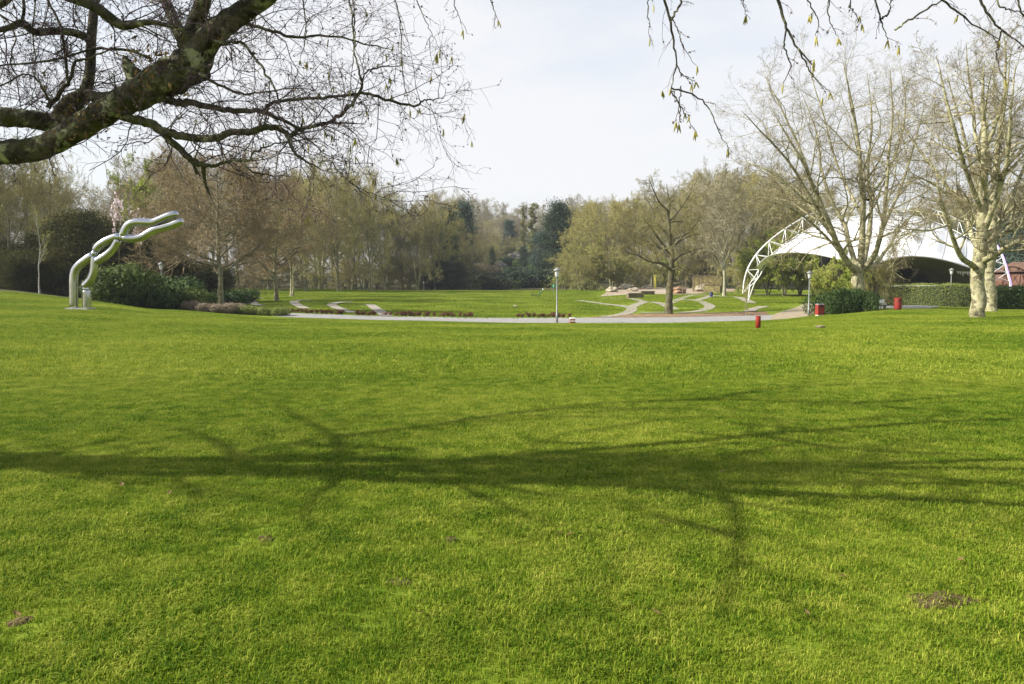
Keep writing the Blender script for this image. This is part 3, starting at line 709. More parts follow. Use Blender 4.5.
SOLO = tree_proto('solo', 21, H=13.5, r=.42, limbs=15, levels=((7, .62), (8, .58), (7, .6)), limb_len=.42, twig_r=.012, bole=.30, ang=(35, 70), up=.07, wig=.24, mats=('olivebark', 't_dull', 'l_bud'), buds=1200, bud_size=.08)
SLIM = tree_proto('slim', 22, H=10, r=.13, limbs=9, levels=((6, .5), (6, .5), (4, .5)), limb_len=.26, twig_r=.010, bole=.35, ang=(15, 35), up=.15, shape='vase', mats=('birchbark', 't_yellow', 'l_bud'), forks=1)
SHRUB = [tree_proto('shrub_a', 31, H=6, r=.10, limbs=20, levels=((7, .6), (7, .55), (6, .6)), limb_len=.55, twig_r=.011, bole=.04, ang=(30, 70), up=.03, droop=.06, forks=4, spread=.2, buds=9000, bud_size=.09, mats=('olivebark', 't_olive', 'l_bud')),
         tree_proto('shrub_b', 32, H=6, r=.10, limbs=20, levels=((7, .6), (7, .55), (6, .6)), limb_len=.6, twig_r=.011, bole=.04, ang=(30, 75), up=.0, droop=.12, forks=4, spread=.25, buds=26000, bud_size=.14, mats=('olivebark', 't_olive', 'l_fresh'))]
YEW = [evergreen_proto('yew_a', 41, 8, 3.4, 'round', 60000, .17, 'l_yew', .03), evergreen_proto('yew_b', 42, 8, 3.0, 'round', 56000, .17, 'l_yew', .03)]
FIR = [evergreen_proto('fir', 43, 18, 4.4, 'cone', 26000, .34, 'l_conifer', .04, lumps=36, droop=.35),
       evergreen_proto('cypress', 44, 18, 3.6, 'column', 26000, .32, 'l_conifer', .04, lumps=36, droop=.1),
       evergreen_proto('pine', 45, 15, 5.0, 'round', 20000, .34, 'l_blue', .25, lumps=20, droop=.1)]
POPLAR = tree_proto('poplar', 46, H=24, r=.4, limbs=40, levels=((7, .5), (7, .5), (5, .55)), limb_len=.16, twig_r=.02, bole=.08, ang=(15, 35), up=.25, shape='column', buds=9000, bud_size=.28, mats=('olivebark', 't_yellow', 'l_bud'))
RHODO = [bush_proto('rhodo_a', 51, 1.7, 2.2, 9000, .20), bush_proto('rhodo_b', 52, 1.7, 1.8, 9000, .20)]
LAUREL = [bush_proto('laurel', 53, 2.4, 1.6, 16000, .16, 'l_laurel', lump=16), bush_proto('laurel_b', 54, 1.8, 1.4, 12000, .16, 'l_laurel', lump=12)]
TUFT = [bush_proto('tuft_a', 55, .42, .62, 1600, .07, 'l_red', lump=6), bush_proto('tuft_b', 56, .42, .62, 1600, .07, 'l_red', lump=5)]
DRY = [bush_proto('dry_a', 57, .9, .75, 3500, .10, 'l_dry', lump=8, stem='wood')]
MOUND = [bush_proto('mound_a', 58, 3.0, 2.6, 9000, .30, 'l_conifer', lump=14), bush_proto('mound_b', 59, 3.0, 2.4, 9000, .30, 'l_rhodo', lump=14)]

ORD = ['first', 'second', 'third', 'fourth', 'fifth', 'sixth', 'seventh', 'eighth', 'ninth', 'tenth', 'eleventh', 'twelfth', 'thirteenth', 'fourteenth', 'fifteenth',
       'sixteenth', 'seventeenth', 'eighteenth', 'nineteenth', 'twentieth', 'twenty-first', 'twenty-second', 'twenty-third', 'twenty-fourth', 'twenty-fifth', 'twenty-sixth', 'twenty-seventh', 'twenty-eighth', 'twenty-ninth', 'thirtieth']
for _t in ('thir', 'for', 'fif', 'six'):
    ORD += [_t + 'ty-' + o_ for o_ in ORD[:9]] if _t != 'thir' else ['thirty-' + o_ for o_ in ORD[:9]]
def row(items, kind, cat, phrase, group):
    """items: (px, depth, top row, proto, width, swap); labels count from the left"""
    for i, (px, d, top, pr, w, sw) in enumerate(sorted(items, key=lambda q: q[0])):
        g_, h = topheight(px, d, top)
        place(pr, kind, '%s, %s from the left' % (phrase, ORD[i]), cat, (g_.x, g_.y, g_.z - .05), h, w, SEEDR.uniform(0, 6.28), group, swap=sw)
B0, B1, B2, B3 = BARE
OL = None; BR = {'crown': ('t_brown', 't_brown')}; GR = {'crown': ('t_grey', 't_grey')}; DU = {'crown': ('t_dull', 'l_bud')}; YE = {'crown': ('t_yellow', 'l_fresh')}
row([(-55, 84, 135, B1, 1.0, DU), (-15, 92, 150, B0, 1.0, DU), (20, 84, 158, B3, 1.0, OL), (50, 96, 162, B1, .75, OL), (66, 130, 196, B2, .7, GR)],
    'bare_tree', 'tree', 'tall bare olive tree behind the yews at the left edge', 'bare trees at the left edge')
row([(128, 160, 192, B0, .8, GR), (150, 160, 172, B3, 1, GR), (182, 150, 168, B1, 1, GR), (240, 150, 176, B2, 1, GR), (268, 158, 186, B0, 1, BR)],
    'bare_tree', 'tree', 'greyish bare tree behind the brown tree on the left', 'bare trees behind the brown trees')
row([(306, 150, 184, B3, .8, OL), (322, 170, 176, B1, .8, OL), (338, 150, 182, B0, .75, OL), (352, 176, 180, B2, .9, GR), (371, 150, 188, B1, .75, OL), (386, 175, 200, B3, .7, DU)],
    'bare_tree', 'tree', 'olive bare tree at the back of the left meadow', 'bare trees at the back of the left meadow')
row([(402, 178, 214, B0, .9, DU), (418, 172, 212, B3, .8, DU), (436, 176, 208, B1, .9, OL), (456, 190, 222, B2, .9, DU), (474, 205, 238, B3, .9, DU)],
    'bare_tree', 'tree', 'bare tree behind the two small lamps, middle left', 'bare trees in the middle left')
row([(571, 178, 250, B3, .8, OL), (578, 172, 232, SHRUB[0], .75, OL), (592, 190, 216, B1, .9, OL), (612, 184, 208, B3, .9, OL), (634, 190, 204, B0, 1, OL), (652, 200, 210, B2, 1, OL),
     (678, 178, 206, B3, .9, DU), (700, 185, 190, B1, 1, OL), (718, 176, 186, B0, 1, GR), (742, 180, 182, B3, 1, OL), (764, 178, 192, B1, 1, OL), (786, 185, 204, B0, 1, OL), (806, 180, 200, B3, 1, OL)],
    'bare_tree', 'tree', 'olive bare tree behind the play area, right of the middle', 'bare trees behind the play area')
row([(455, 380, 206, B0, 1, GR), (470, 400, 203, B3, 1, GR), (486, 390, 206, B1, 1, GR), (503, 410, 206, B0, 1, GR), (520, 400, 211, B2, 1, GR), (545, 420, 209, B1, 1, GR), (575, 390, 201, B0, 1, GR), (592, 400, 208, B3, 1, GR),
     (496, 300, 230, B3, 1, GR), (478, 290, 226, B1, 1, GR), (515, 340, 228, B0, 1, BR), (440, 300, 205, B2, 1, GR), (425, 330, 212, B0, 1, GR)],
    'bare_tree', 'tree', 'hazy grey bare tree on the far wooded hill', 'bare trees on the far hill')
row([(850, 185, 222, B0, 1, OL), (880, 190, 226, B2, 1, GR), (912, 180, 222, B1, 1, OL), (940, 175, 214, B3, 1, DU), (968, 180, 206, B0, 1, DU), (1015, 165, 196, B1, 1, DU), (1050, 160, 190, B3, 1, DU)],
    'bare_tree', 'tree', 'bare tree behind the white canopy', 'bare trees behind the canopy')
rw = random.Random(21)
def wood_row(x0, x1, step, d0, d1, tops, sws, phrase, group):
    it = []; x = x0
    while x < x1:
        it.append((x + rw.uniform(-3, 3), rw.uniform(d0, d1), np.interp(x, [q[0] for q in tops], [q[1] for q in tops]) + rw.uniform(-7, 9), rw.choice(BARE), rw.uniform(.95, 1.25), rw.choice(sws))); x += step
    row(it, 'bare_tree', 'tree', phrase, group)
wood_row(-90, 300, 20, 185, 230, [(-90, 165), (50, 190), (75, 214), (105, 212), (150, 186), (300, 190)], [GR, DU, BR], 'tree of the back row of the left wood', 'back row of the left wood')
wood_row(300, 450, 17, 195, 235, [(300, 184), (380, 200), (400, 216), (450, 212)], [GR, OL, DU], 'tree of the back row behind the left meadow', 'back row behind the left meadow')
wood_row(575, 860, 17, 205, 250, [(575, 216), (640, 206), (700, 190), (780, 192), (860, 215)], [GR, OL, OL, DU], 'tree of the back row behind the play area', 'back row behind the play area')
wood_row(870, 1090, 24, 195, 230, [(870, 222), (1090, 190)], [GR, DU], 'tree of the back row behind the canopy', 'back row behind the canopy')
wood_row(440, 600, 11, 430, 520, [(440, 206), (500, 209), (520, 213), (600, 205)], [GR, GR, DU], 'hazy tree on the crest of the far hill', 'trees on the crest of the far hill')
wood_row(446, 505, 9, 250, 330, [(446, 216), (480, 226), (505, 240)], [GR, BR, OL, DU], 'bare tree on the left slope of the far hill', 'trees on the left slope')
wood_row(560, 620, 10, 230, 300, [(560, 236), (575, 222), (620, 212)], [OL, GR, OL], 'olive tree on the right slope of the far hill', 'trees on the right slope')
row([(x_ + rw.uniform(-3, 3), rw.uniform(360, 420), rw.uniform(219, 228), SHRUB[0], 1.4, rw.choice([GR, GR, OL, DU])) for x_ in range(446, 600, 7)], 'bare_shrub', 'shrub', 'hazy bushy tree along the crest of the far hill', 'bushy trees on the crest')
row([(x_ + rw.uniform(-3, 3), rw.uniform(260, 330), rw.uniform(238, 252), SHRUB[0], 1.3, rw.choice([GR, OL, DU, BR])) for x_ in range(470, 570, 9)], 'bare_shrub', 'shrub', 'bare bush on the middle of the far hill', 'bushes on the middle of the hill')
wood_it = []
for k_, x_ in enumerate(range(196, 452, 12)):
    wood_it.append((x_ + rw.uniform(-3, 3), rw.uniform(182, 200), rw.uniform(264, 272), SHRUB[0], 1.5, rw.choice([DU, BR, OL, DU])))
row(wood_it, 'bare_shrub', 'shrub', 'undergrowth shrub deep in the wood behind the left meadow', 'undergrowth behind the left meadow')
wood_it = [(x_ + rw.uniform(-4, 4), rw.uniform(190, 215), rw.uniform(262, 272), SHRUB[0], 1.5, rw.choice([DU, OL])) for x_ in range(580, 1060, 18)]
row(wood_it, 'bare_shrub', 'shrub', 'undergrowth shrub deep in the wood on the right', 'undergrowth of the right wood')
def one(px, d, top, pr, w, kind, cat, label, sw=None, rz=0.0, group=None):
    g_, h = topheight(px, d, top)
    return place(pr, kind, label, cat, (g_.x, g_.y, g_.z - .05), h, w, rz, group, swap=sw)
one(222, 75, 163, BROWN[0], 1.12, 'brown_tree', 'tree', 'broad brown-twigged tree behind the dry bed, left')
one(277, 106, 186, BROWN[1], .95, 'brown_tree', 'tree', 'dark brown drooping tree right of the broad brown tree', {'crown': ('t_brown', 't_brown')}, 1.0)
one(178, 92, 172, BROWN[1], .8, 'brown_tree', 'tree', 'brown bushy tree behind the sculpture tips', BR, 2.2)
one(293, 122, 196, B1, .8, 'pale_tree', 'tree', 'pale-barked forked tree leaning right at the meadow edge', {'trunk': ('pbark',)}, .4)
one(724, 128, 178, B0, .9, 'bare_tree', 'tree', 'thick grey-trunked bare tree left of the canopy truss', {'trunk': ('pale_bark',), 'crown': ('t_grey', 't_grey')}, 2)
one(40, 71, 216, SLIM, .9, 'birch_tree', 'tree', 'slim pale birch with yellow twigs at the lawn edge, left')
one(146, 100, 196, SHRUB[1], .5, 'willow_tree', 'tree', 'yellow-green budding tree behind the sculpture', YE)
# evergreens on the left
for i, (px, d, top, w, lab) in enumerate([(12, 80, 250, 1.5, 'dark evergreen at the left edge beside the birch'), (58, 84, 226, 1.2, 'dark yew behind the slim birch'), (88, 80, 213, 1.15, 'tallest dark yew behind the sculpture'),
        (122, 84, 222, 1.1, 'dark yew behind the leaning sculpture top'), (150, 88, 243, 1.2, 'low dark yew right of the tallest yew'), (-30, 80, 235, 1.4, 'dark evergreen beyond the left edge, cut by the frame'), (185, 96, 262, 1.5, 'low dark evergreen behind the broad brown tree')]):
    one(px, d, top, YEW[i % 2], w, 'yew_tree', 'tree', lab, rz=i)
for i, (px, d, top, w, lab) in enumerate([(99, 63, 272, .8, 'green rhododendron right behind the sculpture legs'), (118, 62.5, 262, .85, 'large rounded green rhododendron beside the sculpture'), (137, 66, 270, .85, 'mid green rhododendron behind the large rounded one'), (152, 64, 280, 1.15, 'olive green rhododendron in the middle of the shrub bed'),
        (176, 66, 282, 1.2, 'low green rhododendron before the broad brown tree'), (192, 70, 287, 1.3, 'lowest green rhododendron left of the brown tree trunk'), (236, 84, 286, 1.1, 'dark small rhododendron right of the brown tree trunk'), (165, 70, 274, 1.1, 'dark rhododendron below the small lamp')]):
    one(px, d, top, RHODO[i % 2], w, 'rhododendron', 'shrub', lab, rz=i * 1.3, sw={'crown': ('l_laurel',)} if i in (0, 3, 6, 7) else None)
for i, (px, d, top, w, lab) in enumerate([(30, 76, 252, 1.7, 'dark broad yew left of the birch stem'), (70, 78, 246, 1.7, 'dark broad yew right of the birch stem'), (105, 80, 232, 1.4, 'dark yew filling the gap behind the sculpture'), (0, 86, 238, 1.6, 'tall dark yew at the very left edge'),
        (210, 100, 264, 1.8, 'low dark evergreen right behind the brown tree trunk'), (170, 86, 256, 1.5, 'dark evergreen behind the small lamp')]):
    one(px, d, top, YEW[i % 2], w, 'yew_tree', 'tree', lab, rz=i + .5)
# magnolia
mag = tree_proto('magnolia', 61, H=6.5, r=.14, limbs=12, levels=((4, .5), (4, .5)), limb_len=.3, twig_r=.012, bole=.70, buds=360, bud_size=.26, mats=('olivebark', 't_grey', 'l_pink'))
one(121, 77.5, 206, mag, .55, 'magnolia', 'tree', 'pink flowering magnolia showing above the yews')
one(142, 75.5, 221, mag, .55, 'magnolia', 'tree', 'low pink magnolia seen between the sculpture tubes', rz=2)
# conifers in the middle
for px, d, top, pr, w, lab, sw in [(448, 186, 207, FIR[0], .8, 'dark fir behind the right one of the two small lamps', None), (464, 215, 201, FIR[0], 1.0, 'blue-green fir left of the view to the hill', {'crown': ('l_blue',)}),
        (509, 300, 220, FIR[0], 1.25, 'small dark fir in the middle of the far hill', {'crown': ('l_blue',)}), (557, 222, 201, FIR[1], 1.15, 'dark round-topped cypress, tallest of the hill', None),
        (543, 230, 230, FIR[2], .9, 'spreading blue pine below the round-topped cypress', None), (556, 240, 240, FIR[2], .8, 'dark pine right of the view to the hill', {'crown': ('l_conifer',)}),
        (523, 250, 246, FIR[2], .6, 'low dark pine in the middle of the view', {'crown': ('l_conifer',)}), (492, 240, 246, FIR[1], .6, 'narrow dark conifer left in the view', {'crown': ('l_conifer',)}),
        (592, 300, 206, FIR[0], .8, 'dark fir tip above the olive trees', None), (703, 215, 200, FIR[0], .9, 'dark fir half hidden behind the bare trees', None),
        (1000, 130, 215, FIR[2], 1.0, 'dark pine behind the right canopy leg', None), (1035, 120, 205, FIR[2], 1.0, 'dark pine at the right edge behind the hedge', None), (975, 150, 215, FIR[2], .9, 'dark conifer behind the plane tree trunks', None)]:
    one(px, d, top, pr, w, 'conifer', 'tree', lab, sw, rz=px)
one(534, 285, 205, POPLAR, 2.6, 'poplar_tree', 'tree', 'yellow-green poplar left of the round-topped cypress')
one(523, 310, 207, POPLAR, 2.2, 'poplar_tree', 'tree', 'paler slim poplar, left one of the pair', rz=1)
# shrubs on the hill slope
rs = random.Random(9); it = []
for i in range(26):
    px = rs.uniform(462, 578); d = rs.uniform(196, 300); it.append((px, d))
for i, (px, d) in enumerate(sorted(it)):
    g_ = ground(px, d); h = rs.uniform(2.2, 5.5)
    place(MOUND[i % 2], 'hill_shrub', 'round shrub on the far rocky slope, %s from the left' % ORD[i], 'shrub', (g_.x, g_.y, g_.z - .1), h, rs.uniform(.8, 1.3), rs.uniform(0, 6), 'shrubs on the far slope',
          parts=('stems', 'leaves'), swap={'crown': (rs.choice(['l_conifer', 'l_rhodo', 'l_dark', 'l_hedge', 'l_dry', 'l_beech']),)})
# green shrubs below the canopy and behind the play area
row([(752, 132, 256, SHRUB[0], 1, OL), (768, 130, 250, SHRUB[1], 1.1, OL), (784, 126, 248, SHRUB[1], 1.1, OL), (800, 132, 248, SHRUB[1], 1.1, OL), (814, 126, 250, SHRUB[1], 1.1, OL), (830, 130, 250, SHRUB[1], 1.1, OL), (846, 124, 252, SHRUB[1], 1.1, OL), (832, 80, 270, SHRUB[1], .9, OL), (848, 78, 264, SHRUB[1], .9, OL)],
    'leafing_shrub', 'shrub', 'fresh yellow-green shrub below the left side of the canopy', 'green shrubs below the canopy')
row([(566, 165, 262, SHRUB[0], 1.2, OL), (580, 160, 256, SHRUB[0], 1.2, OL), (596, 165, 252, SHRUB[1], 1.1, {'crown': ('t_olive', 'l_bud')}), (618, 172, 262, SHRUB[1], 1.2, {'crown': ('t_olive', 'l_bud')}), (640, 176, 262, SHRUB[0], 1.2, OL), (664, 178, 264, SHRUB[1], 1.2, OL), (690, 180, 262, SHRUB[0], 1.2, DU), (738, 150, 266, SHRUB[0], 1.1, OL)],
    'bare_shrub', 'shrub', 'dense olive shrub at the back of the play area', 'olive shrubs behind the play area')
row([(312, 165, 268, SHRUB[0], 1.3, OL), (350, 170, 266, SHRUB[0], 1.3, {'crown': ('t_brown', 'l_bud')}), (385, 180, 262, SHRUB[0], 1.3, DU), (408, 178, 262, SHRUB[0], 1.3, {'crown': ('t_brown', 'l_bud')}), (425, 182, 260, SHRUB[0], 1.3, DU), (462, 184, 268, SHRUB[0], 1.3, DU),
     (200, 130, 262, SHRUB[0], 1.3, BR), (255, 135, 264, SHRUB[0], 1.3, BR), (280, 150, 264, SHRUB[0], 1.3, BR), (480, 188, 280, SHRUB[0], 1.2, DU)],
    'bare_shrub', 'shrub', 'low bare shrub along the back of the left meadow', 'bare shrubs behind the left meadow')
for i, (px, d, top, w, sw) in enumerate([(448, 178, 262, 2.0, 'l_dark'), (436, 182, 266, 1.6, 'l_dark'), (484, 190, 276, 1.3, 'l_dark')]):
    one(px, d, top, YEW[i % 2], w, 'yew_tree', 'tree', ['broad dark evergreen at the foot of the fir', 'dark evergreen left of the broad one', 'low dark evergreen at the left of the hill view'][i], {'crown': (sw,)})
one(886, 72, 256, SHRUB[0], .62, 'bare_shrub', 'shrub', 'slender bare shrub right of the left plane tree', DU)
one(874, 69, 268, SHRUB[0], .55, 'bare_shrub', 'shrub', 'small bare shrub at the foot of the left plane tree', OL, 2)
one(585, 168, 283, MOUND[1], 1.6, 'low_shrub', 'shrub', 'low dark green ground shrub below the olive willow', {'crown': ('l_rhodo',)})
one(746, 71, 286, SHRUB[0], .18, 'pollard_tree', 'tree', 'small pollard stump with thin shoots at the truss foot', {'trunk': ('pale_bark',)})
# laurel bush before the left plane tree
for i, (px, d, top, w, lab) in enumerate([(834, 63.5, 292, .55, 'dark laurel bush directly right of the corner lamp'), (845, 63, 288, .60, 'glossy dark laurel bush before the left plane tree'), (856, 63.5, 288.5, .6, 'dark laurel bush at the right end of the clump'), (869, 66, 294, .45, 'small laurel bush beside the slender bare shrub')]):
    one(px, d, top, LAUREL[i % 2], w, 'laurel_bush', 'shrub', lab, rz=i)
# heather / dry bed along the lawn edge, left
for i, px in enumerate(range(166, 276, 9)):
    p_ = hit(px, np.interp(px, [160, 200, 240, 276], [307.5, 312, 315, 317])); h = rs.uniform(.55, .85)
    sw = {'crown': ('l_dry',)} if px < 232 else {'crown': ('l_hedge',)}
    place(DRY[0], 'bed_shrub', ('dry tan tuft in the bed below the brown tree, %s from the left' if px < 232 else 'low olive tuft at the right end of the bed, %s from the left') % ORD[i], 'shrub', (p_.x, p_.y + 1.5, gz(p_.x, p_.y + 1.5)), h, rs.uniform(1, 1.3), rs.uniform(0, 6), 'low shrubs in the bed below the brown tree', parts=('stems', 'leaves'), swap=sw)
# dark red tufts
sets = [([276, 281, 286, 291, 296, 301, 306, 311, 316, 321, 326, 331, 336, 341], 'left of all the rows along the path'), ([358, 363, 368, 373], 'in the short row between two meadow paths'),
        ([384, 390, 396, 401, 405, 409, 413, 419, 426, 434, 442, 448, 453, 460, 466, 470], 'in the row behind the path, middle left'),
        ([518, 523, 529, 534, 540, 544, 549, 554, 560, 564, 570], 'in the row behind the lamp post')]
for s_, (xs, where) in enumerate(sets):
    for i, px in enumerate(xs):
        py = np.interp(px, [276, 341, 400, 480, 560], [311.9, 314.9, 316.4, 317.4, 317.6]); p_ = hit(px, py); d = p_.y
        h = rs.uniform(4.2, 6.6) * d / F if s_ > 0 else rs.uniform(4.6, 5.6) * d / F
        place(TUFT[i % 2], 'red_shrub', 'dark red-brown tuft %s, %s from the left' % (where, ORD[i]), 'shrub', (p_.x, p_.y + .3, gz(p_.x, p_.y + .3)), h, rs.uniform(.9, 1.4) * (.62 * 8 / 8), rs.uniform(0, 6), 'dark red tufts along the path', parts=('stems', 'leaves'))

# ------------------------------------------------------------------ hedges
def hedge(name, label, pts, h, th, m, seed, core, leaf=.09, dens=260, cat='hedge', bumpy=.06):
    rng = np.random.default_rng(seed); pts = np.array(pts, float); g = Geo(); f = Geo()
    for a, b in zip(pts[:-1], pts[1:]):
        L = np.linalg.norm(b - a); t = (b - a) / L; nn = np.array([-t[1], t[0]])
        n = int(dens * L * (2*h + th)); u = rng.uniform(0, L, n); s = rng.uniform(0, 2*h + th, n)
        off = np.where(s < h, -th/2, np.where(s < h + th, s - h - th/2, th/2)); z = np.where(s < h, s, np.where(s < h + th, h, 2*h + th - s))
        p = a + t * u[:, None] + nn * off[:, None]; bz = zat(p[:, 0], p[:, 1])
        c = np.column_stack([p, bz + z]) + rng.normal(size=(n, 3)) * bumpy + (np.sin(u * 1.7 + seed) * .05)[:, None] * np.array([0, 0, 1])
        nr = np.where((s < h)[:, None], np.array([*-nn, .3]), np.where((s < h + th)[:, None], np.array([0, 0, 1.]), np.array([*nn, .3])))
        f.leaves(c, leaf, rng, nrm=nr * 1.1, aspect=.6)
        ns = max(2, int(L / 3)); uu_ = np.linspace(0, L, ns + 1)
        for k in range(ns):
            mid = a + t * (uu_[k] + uu_[k+1]) / 2
            g.box((mid[0], mid[1], gz(*mid) + h / 2 - .12), (L / ns * 1.0, th * .86, h - .1), rz=math.atan2(t[1], t[0]))
    e = thing(name, label, cat)
    link('foliage', f.mesh('hedge_leaves', [M[m]]), e); link('inner_branches', g.mesh('hedge_core', [M[core]]), e)
    return e
G2 = lambda px, d: (ground(px, d).x, ground(px, d).y)
hedge('clipped_hedge', 'long light green clipped hedge below the stage opening', [G2(882, 80), G2(915, 78), G2(945, 76), G2(974, 74)], 2.05, 1.6, 'l_hedge', 1, 'l_dark')
hedge('clipped_hedge', 'dark green rounded hedge right of the plane trunks', [G2(984, 66), G2(1030, 65), G2(1090, 66)], 1.75, 2.0, 'l_laurel', 2, 'l_dark', leaf=.13, bumpy=.14)
hedge('beech_hedge', 'rust brown clipped beech hedge behind the play area', [G2(693, 158), G2(722, 155)], 3.0, 1.0, 'l_beech', 3, 't_dull', leaf=.14, dens=120)
hedge('beech_hedge', 'low orange-brown hedge beside the thick grey trunk', [G2(704, 146), G2(721, 143)], 1.4, .8, 'l_beech', 4, 't_dull', leaf=.14, dens=120)
# ------------------------------------------------------------------ plane trees
def plane_tree(label, px, d, H, r, limbs, seed, rz=0.0, extra_lv=((10, .5), (8, .5), (7, .55), (4, .6)), kind='plane_tree', group='mottled plane trees by the canopy', bk='pbark', tk='ptwig', balls=True):
    """limbs given in tree-local metres: list of polylines with start radius"""
    g0 = ground(px, d); rng = np.random.default_rng(seed); g = Geo(); w = Geo(); lb = Geo()
    first = True
    allC = []; allR = []
    for pts, r0, r1 in limbs:
        c = catmull(pts, 14); 
        c[2:, :] += np.cumsum(rng.normal(size=(12, 3)) * .035, 0)
        R = np.linspace(1, 0, 14)**.8 * (r0 - .012) + .012
        R = R * (1 + rng.normal(size=14) * .035)
        if first:
            R = np.interp(np.linspace(0, 1, 14), [0, .06, .2, .8, 1], [r * 1.8, r * 1.22, r, r * .92, r * .98]) * (1 + rng.normal(size=14) * .03)
            g.tubes(c, R, 16); first = False
        else:
            lb.tubes(c, R, 9); allC.append(c[::2]); allR.append(R[::2])
    C = np.array(allC); R = np.array(allR)
    lv = extra_lv
    C1, R1 = children(C, R, lv[0][0], rng, .22, 1.0, (30, 75), lv[0][1], 7, .20, .05, .5, .25, .45, rmin=.02)
    lb.tubes(C1, R1, 6)
    C2, R2 = children(C1, R1, lv[1][0], rng, .2, 1.0, (30, 70), lv[1][1], 5, .22, .02, .55, .3, .4, rmin=.011)
    w.tubes(C2, R2, 4)
    C3, R3 = children(C2, R2, lv[2][0], rng, .2, 1.0, (25, 60), lv[2][1], 4, .22, .0, .6, .4, .4, rmin=.006)
    w.tubes(C3, R3, 3)
    C4, R4 = children(C3, R3, lv[3][0], rng, .2, 1.0, (25, 65), lv[3][1], 3, .2, -.05, .7, .5, .4, rmin=.0042)
    w.tubes(C4, R4, 3)
    n = 2500; k = rng.integers(0, len(C4), n); c = C4[k, -1] - np.array([0, 0, .03])
    bl = Geo(); bl.leaves(c, .07, rng, aspect=.9)
    e = thing(kind, label, 'tree', g0, rz, group)
    link('trunk', g.mesh('plane_trunk', [M[bk]], True), e); link('limbs', lb.mesh('plane_limbs', [M[bk]], True), e)
    link('crown', w.mesh('plane_crown', [M[tk]]), e)
    if balls: tag(link('seed_balls', bl.mesh('plane_seeds', [M['bud']]), e), None, None, kind='stuff')
    return e
def loc2(px0, d):   # pixel -> tree-local metres for a tree at px0, depth d
    g0 = ground(px0, d)
    def f(px, py, dy=0.0):
        p_ = P(px, py, d + dy); return (p_.x - g0.x, p_.y - g0.y, p_.z - g0.z)
    return f
q = loc2(860, 66)
z0 = (0, 0, -.3)
plane_tree('plane tree with swollen trunk top behind the laurel bushes', 860, 66, 21, .52, [
 ([z0, q(860, 300), q(859, 285), q(858, 275), q(860, 266)], 0, 0),
 ([q(857, 272), q(848, 263, -1), q(838, 245, -2), q(828, 220, -3), q(815, 190, -3), q(805, 165, -4), q(790, 140, -4.5), q(770, 105, -5)], .30, .05),
 ([q(857, 270), q(850, 245, 1), q(845, 225, 2), q(832, 200, 2.5), q(822, 170, 3), q(818, 130, 4), q(800, 85, 5)], .24, .05),
 ([q(860, 268), q(862, 240), q(863, 215), q(861, 180, -1), q(858, 140, -1), q(850, 95, -1.5), q(842, 55, -2)], .30, .05),
 ([q(862, 268), q(868, 240, 2), q(872, 205, 3), q(868, 170, 4), q(873, 120, 4.5), q(868, 70, 5)], .26, .05),
 ([q(863, 270), q(873, 258, -1), q(880, 235, -2), q(884, 205, -3), q(887, 165, -3.5), q(893, 120, -4), q(890, 70, -5)], .26, .05),
 ([q(862, 270), q(876, 262, 2), q(892, 240, 4), q(905, 220, 5), q(925, 205, 6)], .20, .04),
 ([q(845, 258), q(825, 236, -2), q(800, 215, -4), q(775, 205, -5), q(750, 200, -6)], .12, .03),
 ([q(835, 240), q(805, 200, 2), q(780, 180, 3), q(755, 165, 4)], .12, .03),
 ([q(838, 245, -2), q(815, 205, -3), q(790, 165, -4), q(765, 135, -5), q(742, 112, -6)], .16, .03),
 ([q(828, 220, -3), q(798, 190, -2), q(765, 170, -1), q(738, 160, 0)], .12, .03),
 ([q(815, 190, -3), q(795, 140, -2), q(775, 100, -1), q(760, 75, 0)], .12, .03),
 ([q(880, 235, -2), q(900, 190, -2), q(915, 140, -2), q(925, 95, -2)], .14, .03),
 ([q(862, 215), q(838, 170, 3), q(820, 110, 4), q(805, 60, 4)], .13, .03),
 ([q(868, 200), q(893, 160, 4), q(905, 110, 5), q(900, 60, 5)], .13, .03),
], 71)
q = loc2(979, 45)
plane_tree('big mottled plane tree nearest the lawn at the right', 979, 45, 17, .39, [
 ([z0, q(978, 312), q(980, 295), q(979, 272), q(980, 262)], 0, 0),
 ([q(979, 268), q(981, 240), q(984, 205), q(985, 160, -.5), q(984, 110, -.5), q(985, 60, -1)], .40, .05),
 ([q(976, 268), q(964, 258, -1), q(957, 240, -1.5), q(951, 222, -2), q(948, 210, -2.5), q(940, 190, -3), q(938, 160, -3)], .17, .04),
 ([q(979, 252), q(972, 235, 1), q(965, 215, 1.5), q(950, 190, 2), q(930, 165, 2.5), q(912, 140, 3), q(895, 115, 3)], .17, .03),
 ([q(982, 262), q(992, 256, -1), q(1005, 249, -1.5), q(1020, 243, -2), q(1045, 238, -2.5), q(1075, 222, -3)], .20, .05),
 ([q(983, 250), q(996, 238, 1), q(1012, 230, 2), q(1035, 220, 3), q(1060, 200, 4)], .18, .05),
 ([q(984, 230), q(997, 200, -1), q(1008, 160, -2), q(1014, 110, -3), q(1020, 60, -3)], .17, .04),
 ([q(983, 215), q(970, 180, -1), q(955, 130, -2), q(945, 90, -2), q(938, 55, -2)], .15, .03),
 ([q(984, 200), q(1003, 175, 2), q(1030, 140, 3), q(1050, 100, 4)], .14, .03),
 ([q(984, 180), q(975, 130, 2), q(968, 80, 2), q(965, 40, 2)], .12, .03),
 ([q(951, 225, -2), q(930, 228, -3), q(905, 225, -4), q(880, 222, -4.5)], .06, .02),
 ([q(985, 150), q(1000, 110, 0), q(1003, 60, 0), q(1000, 30, 0)], .12, .03),
], 72)
q = loc2(991, 57)
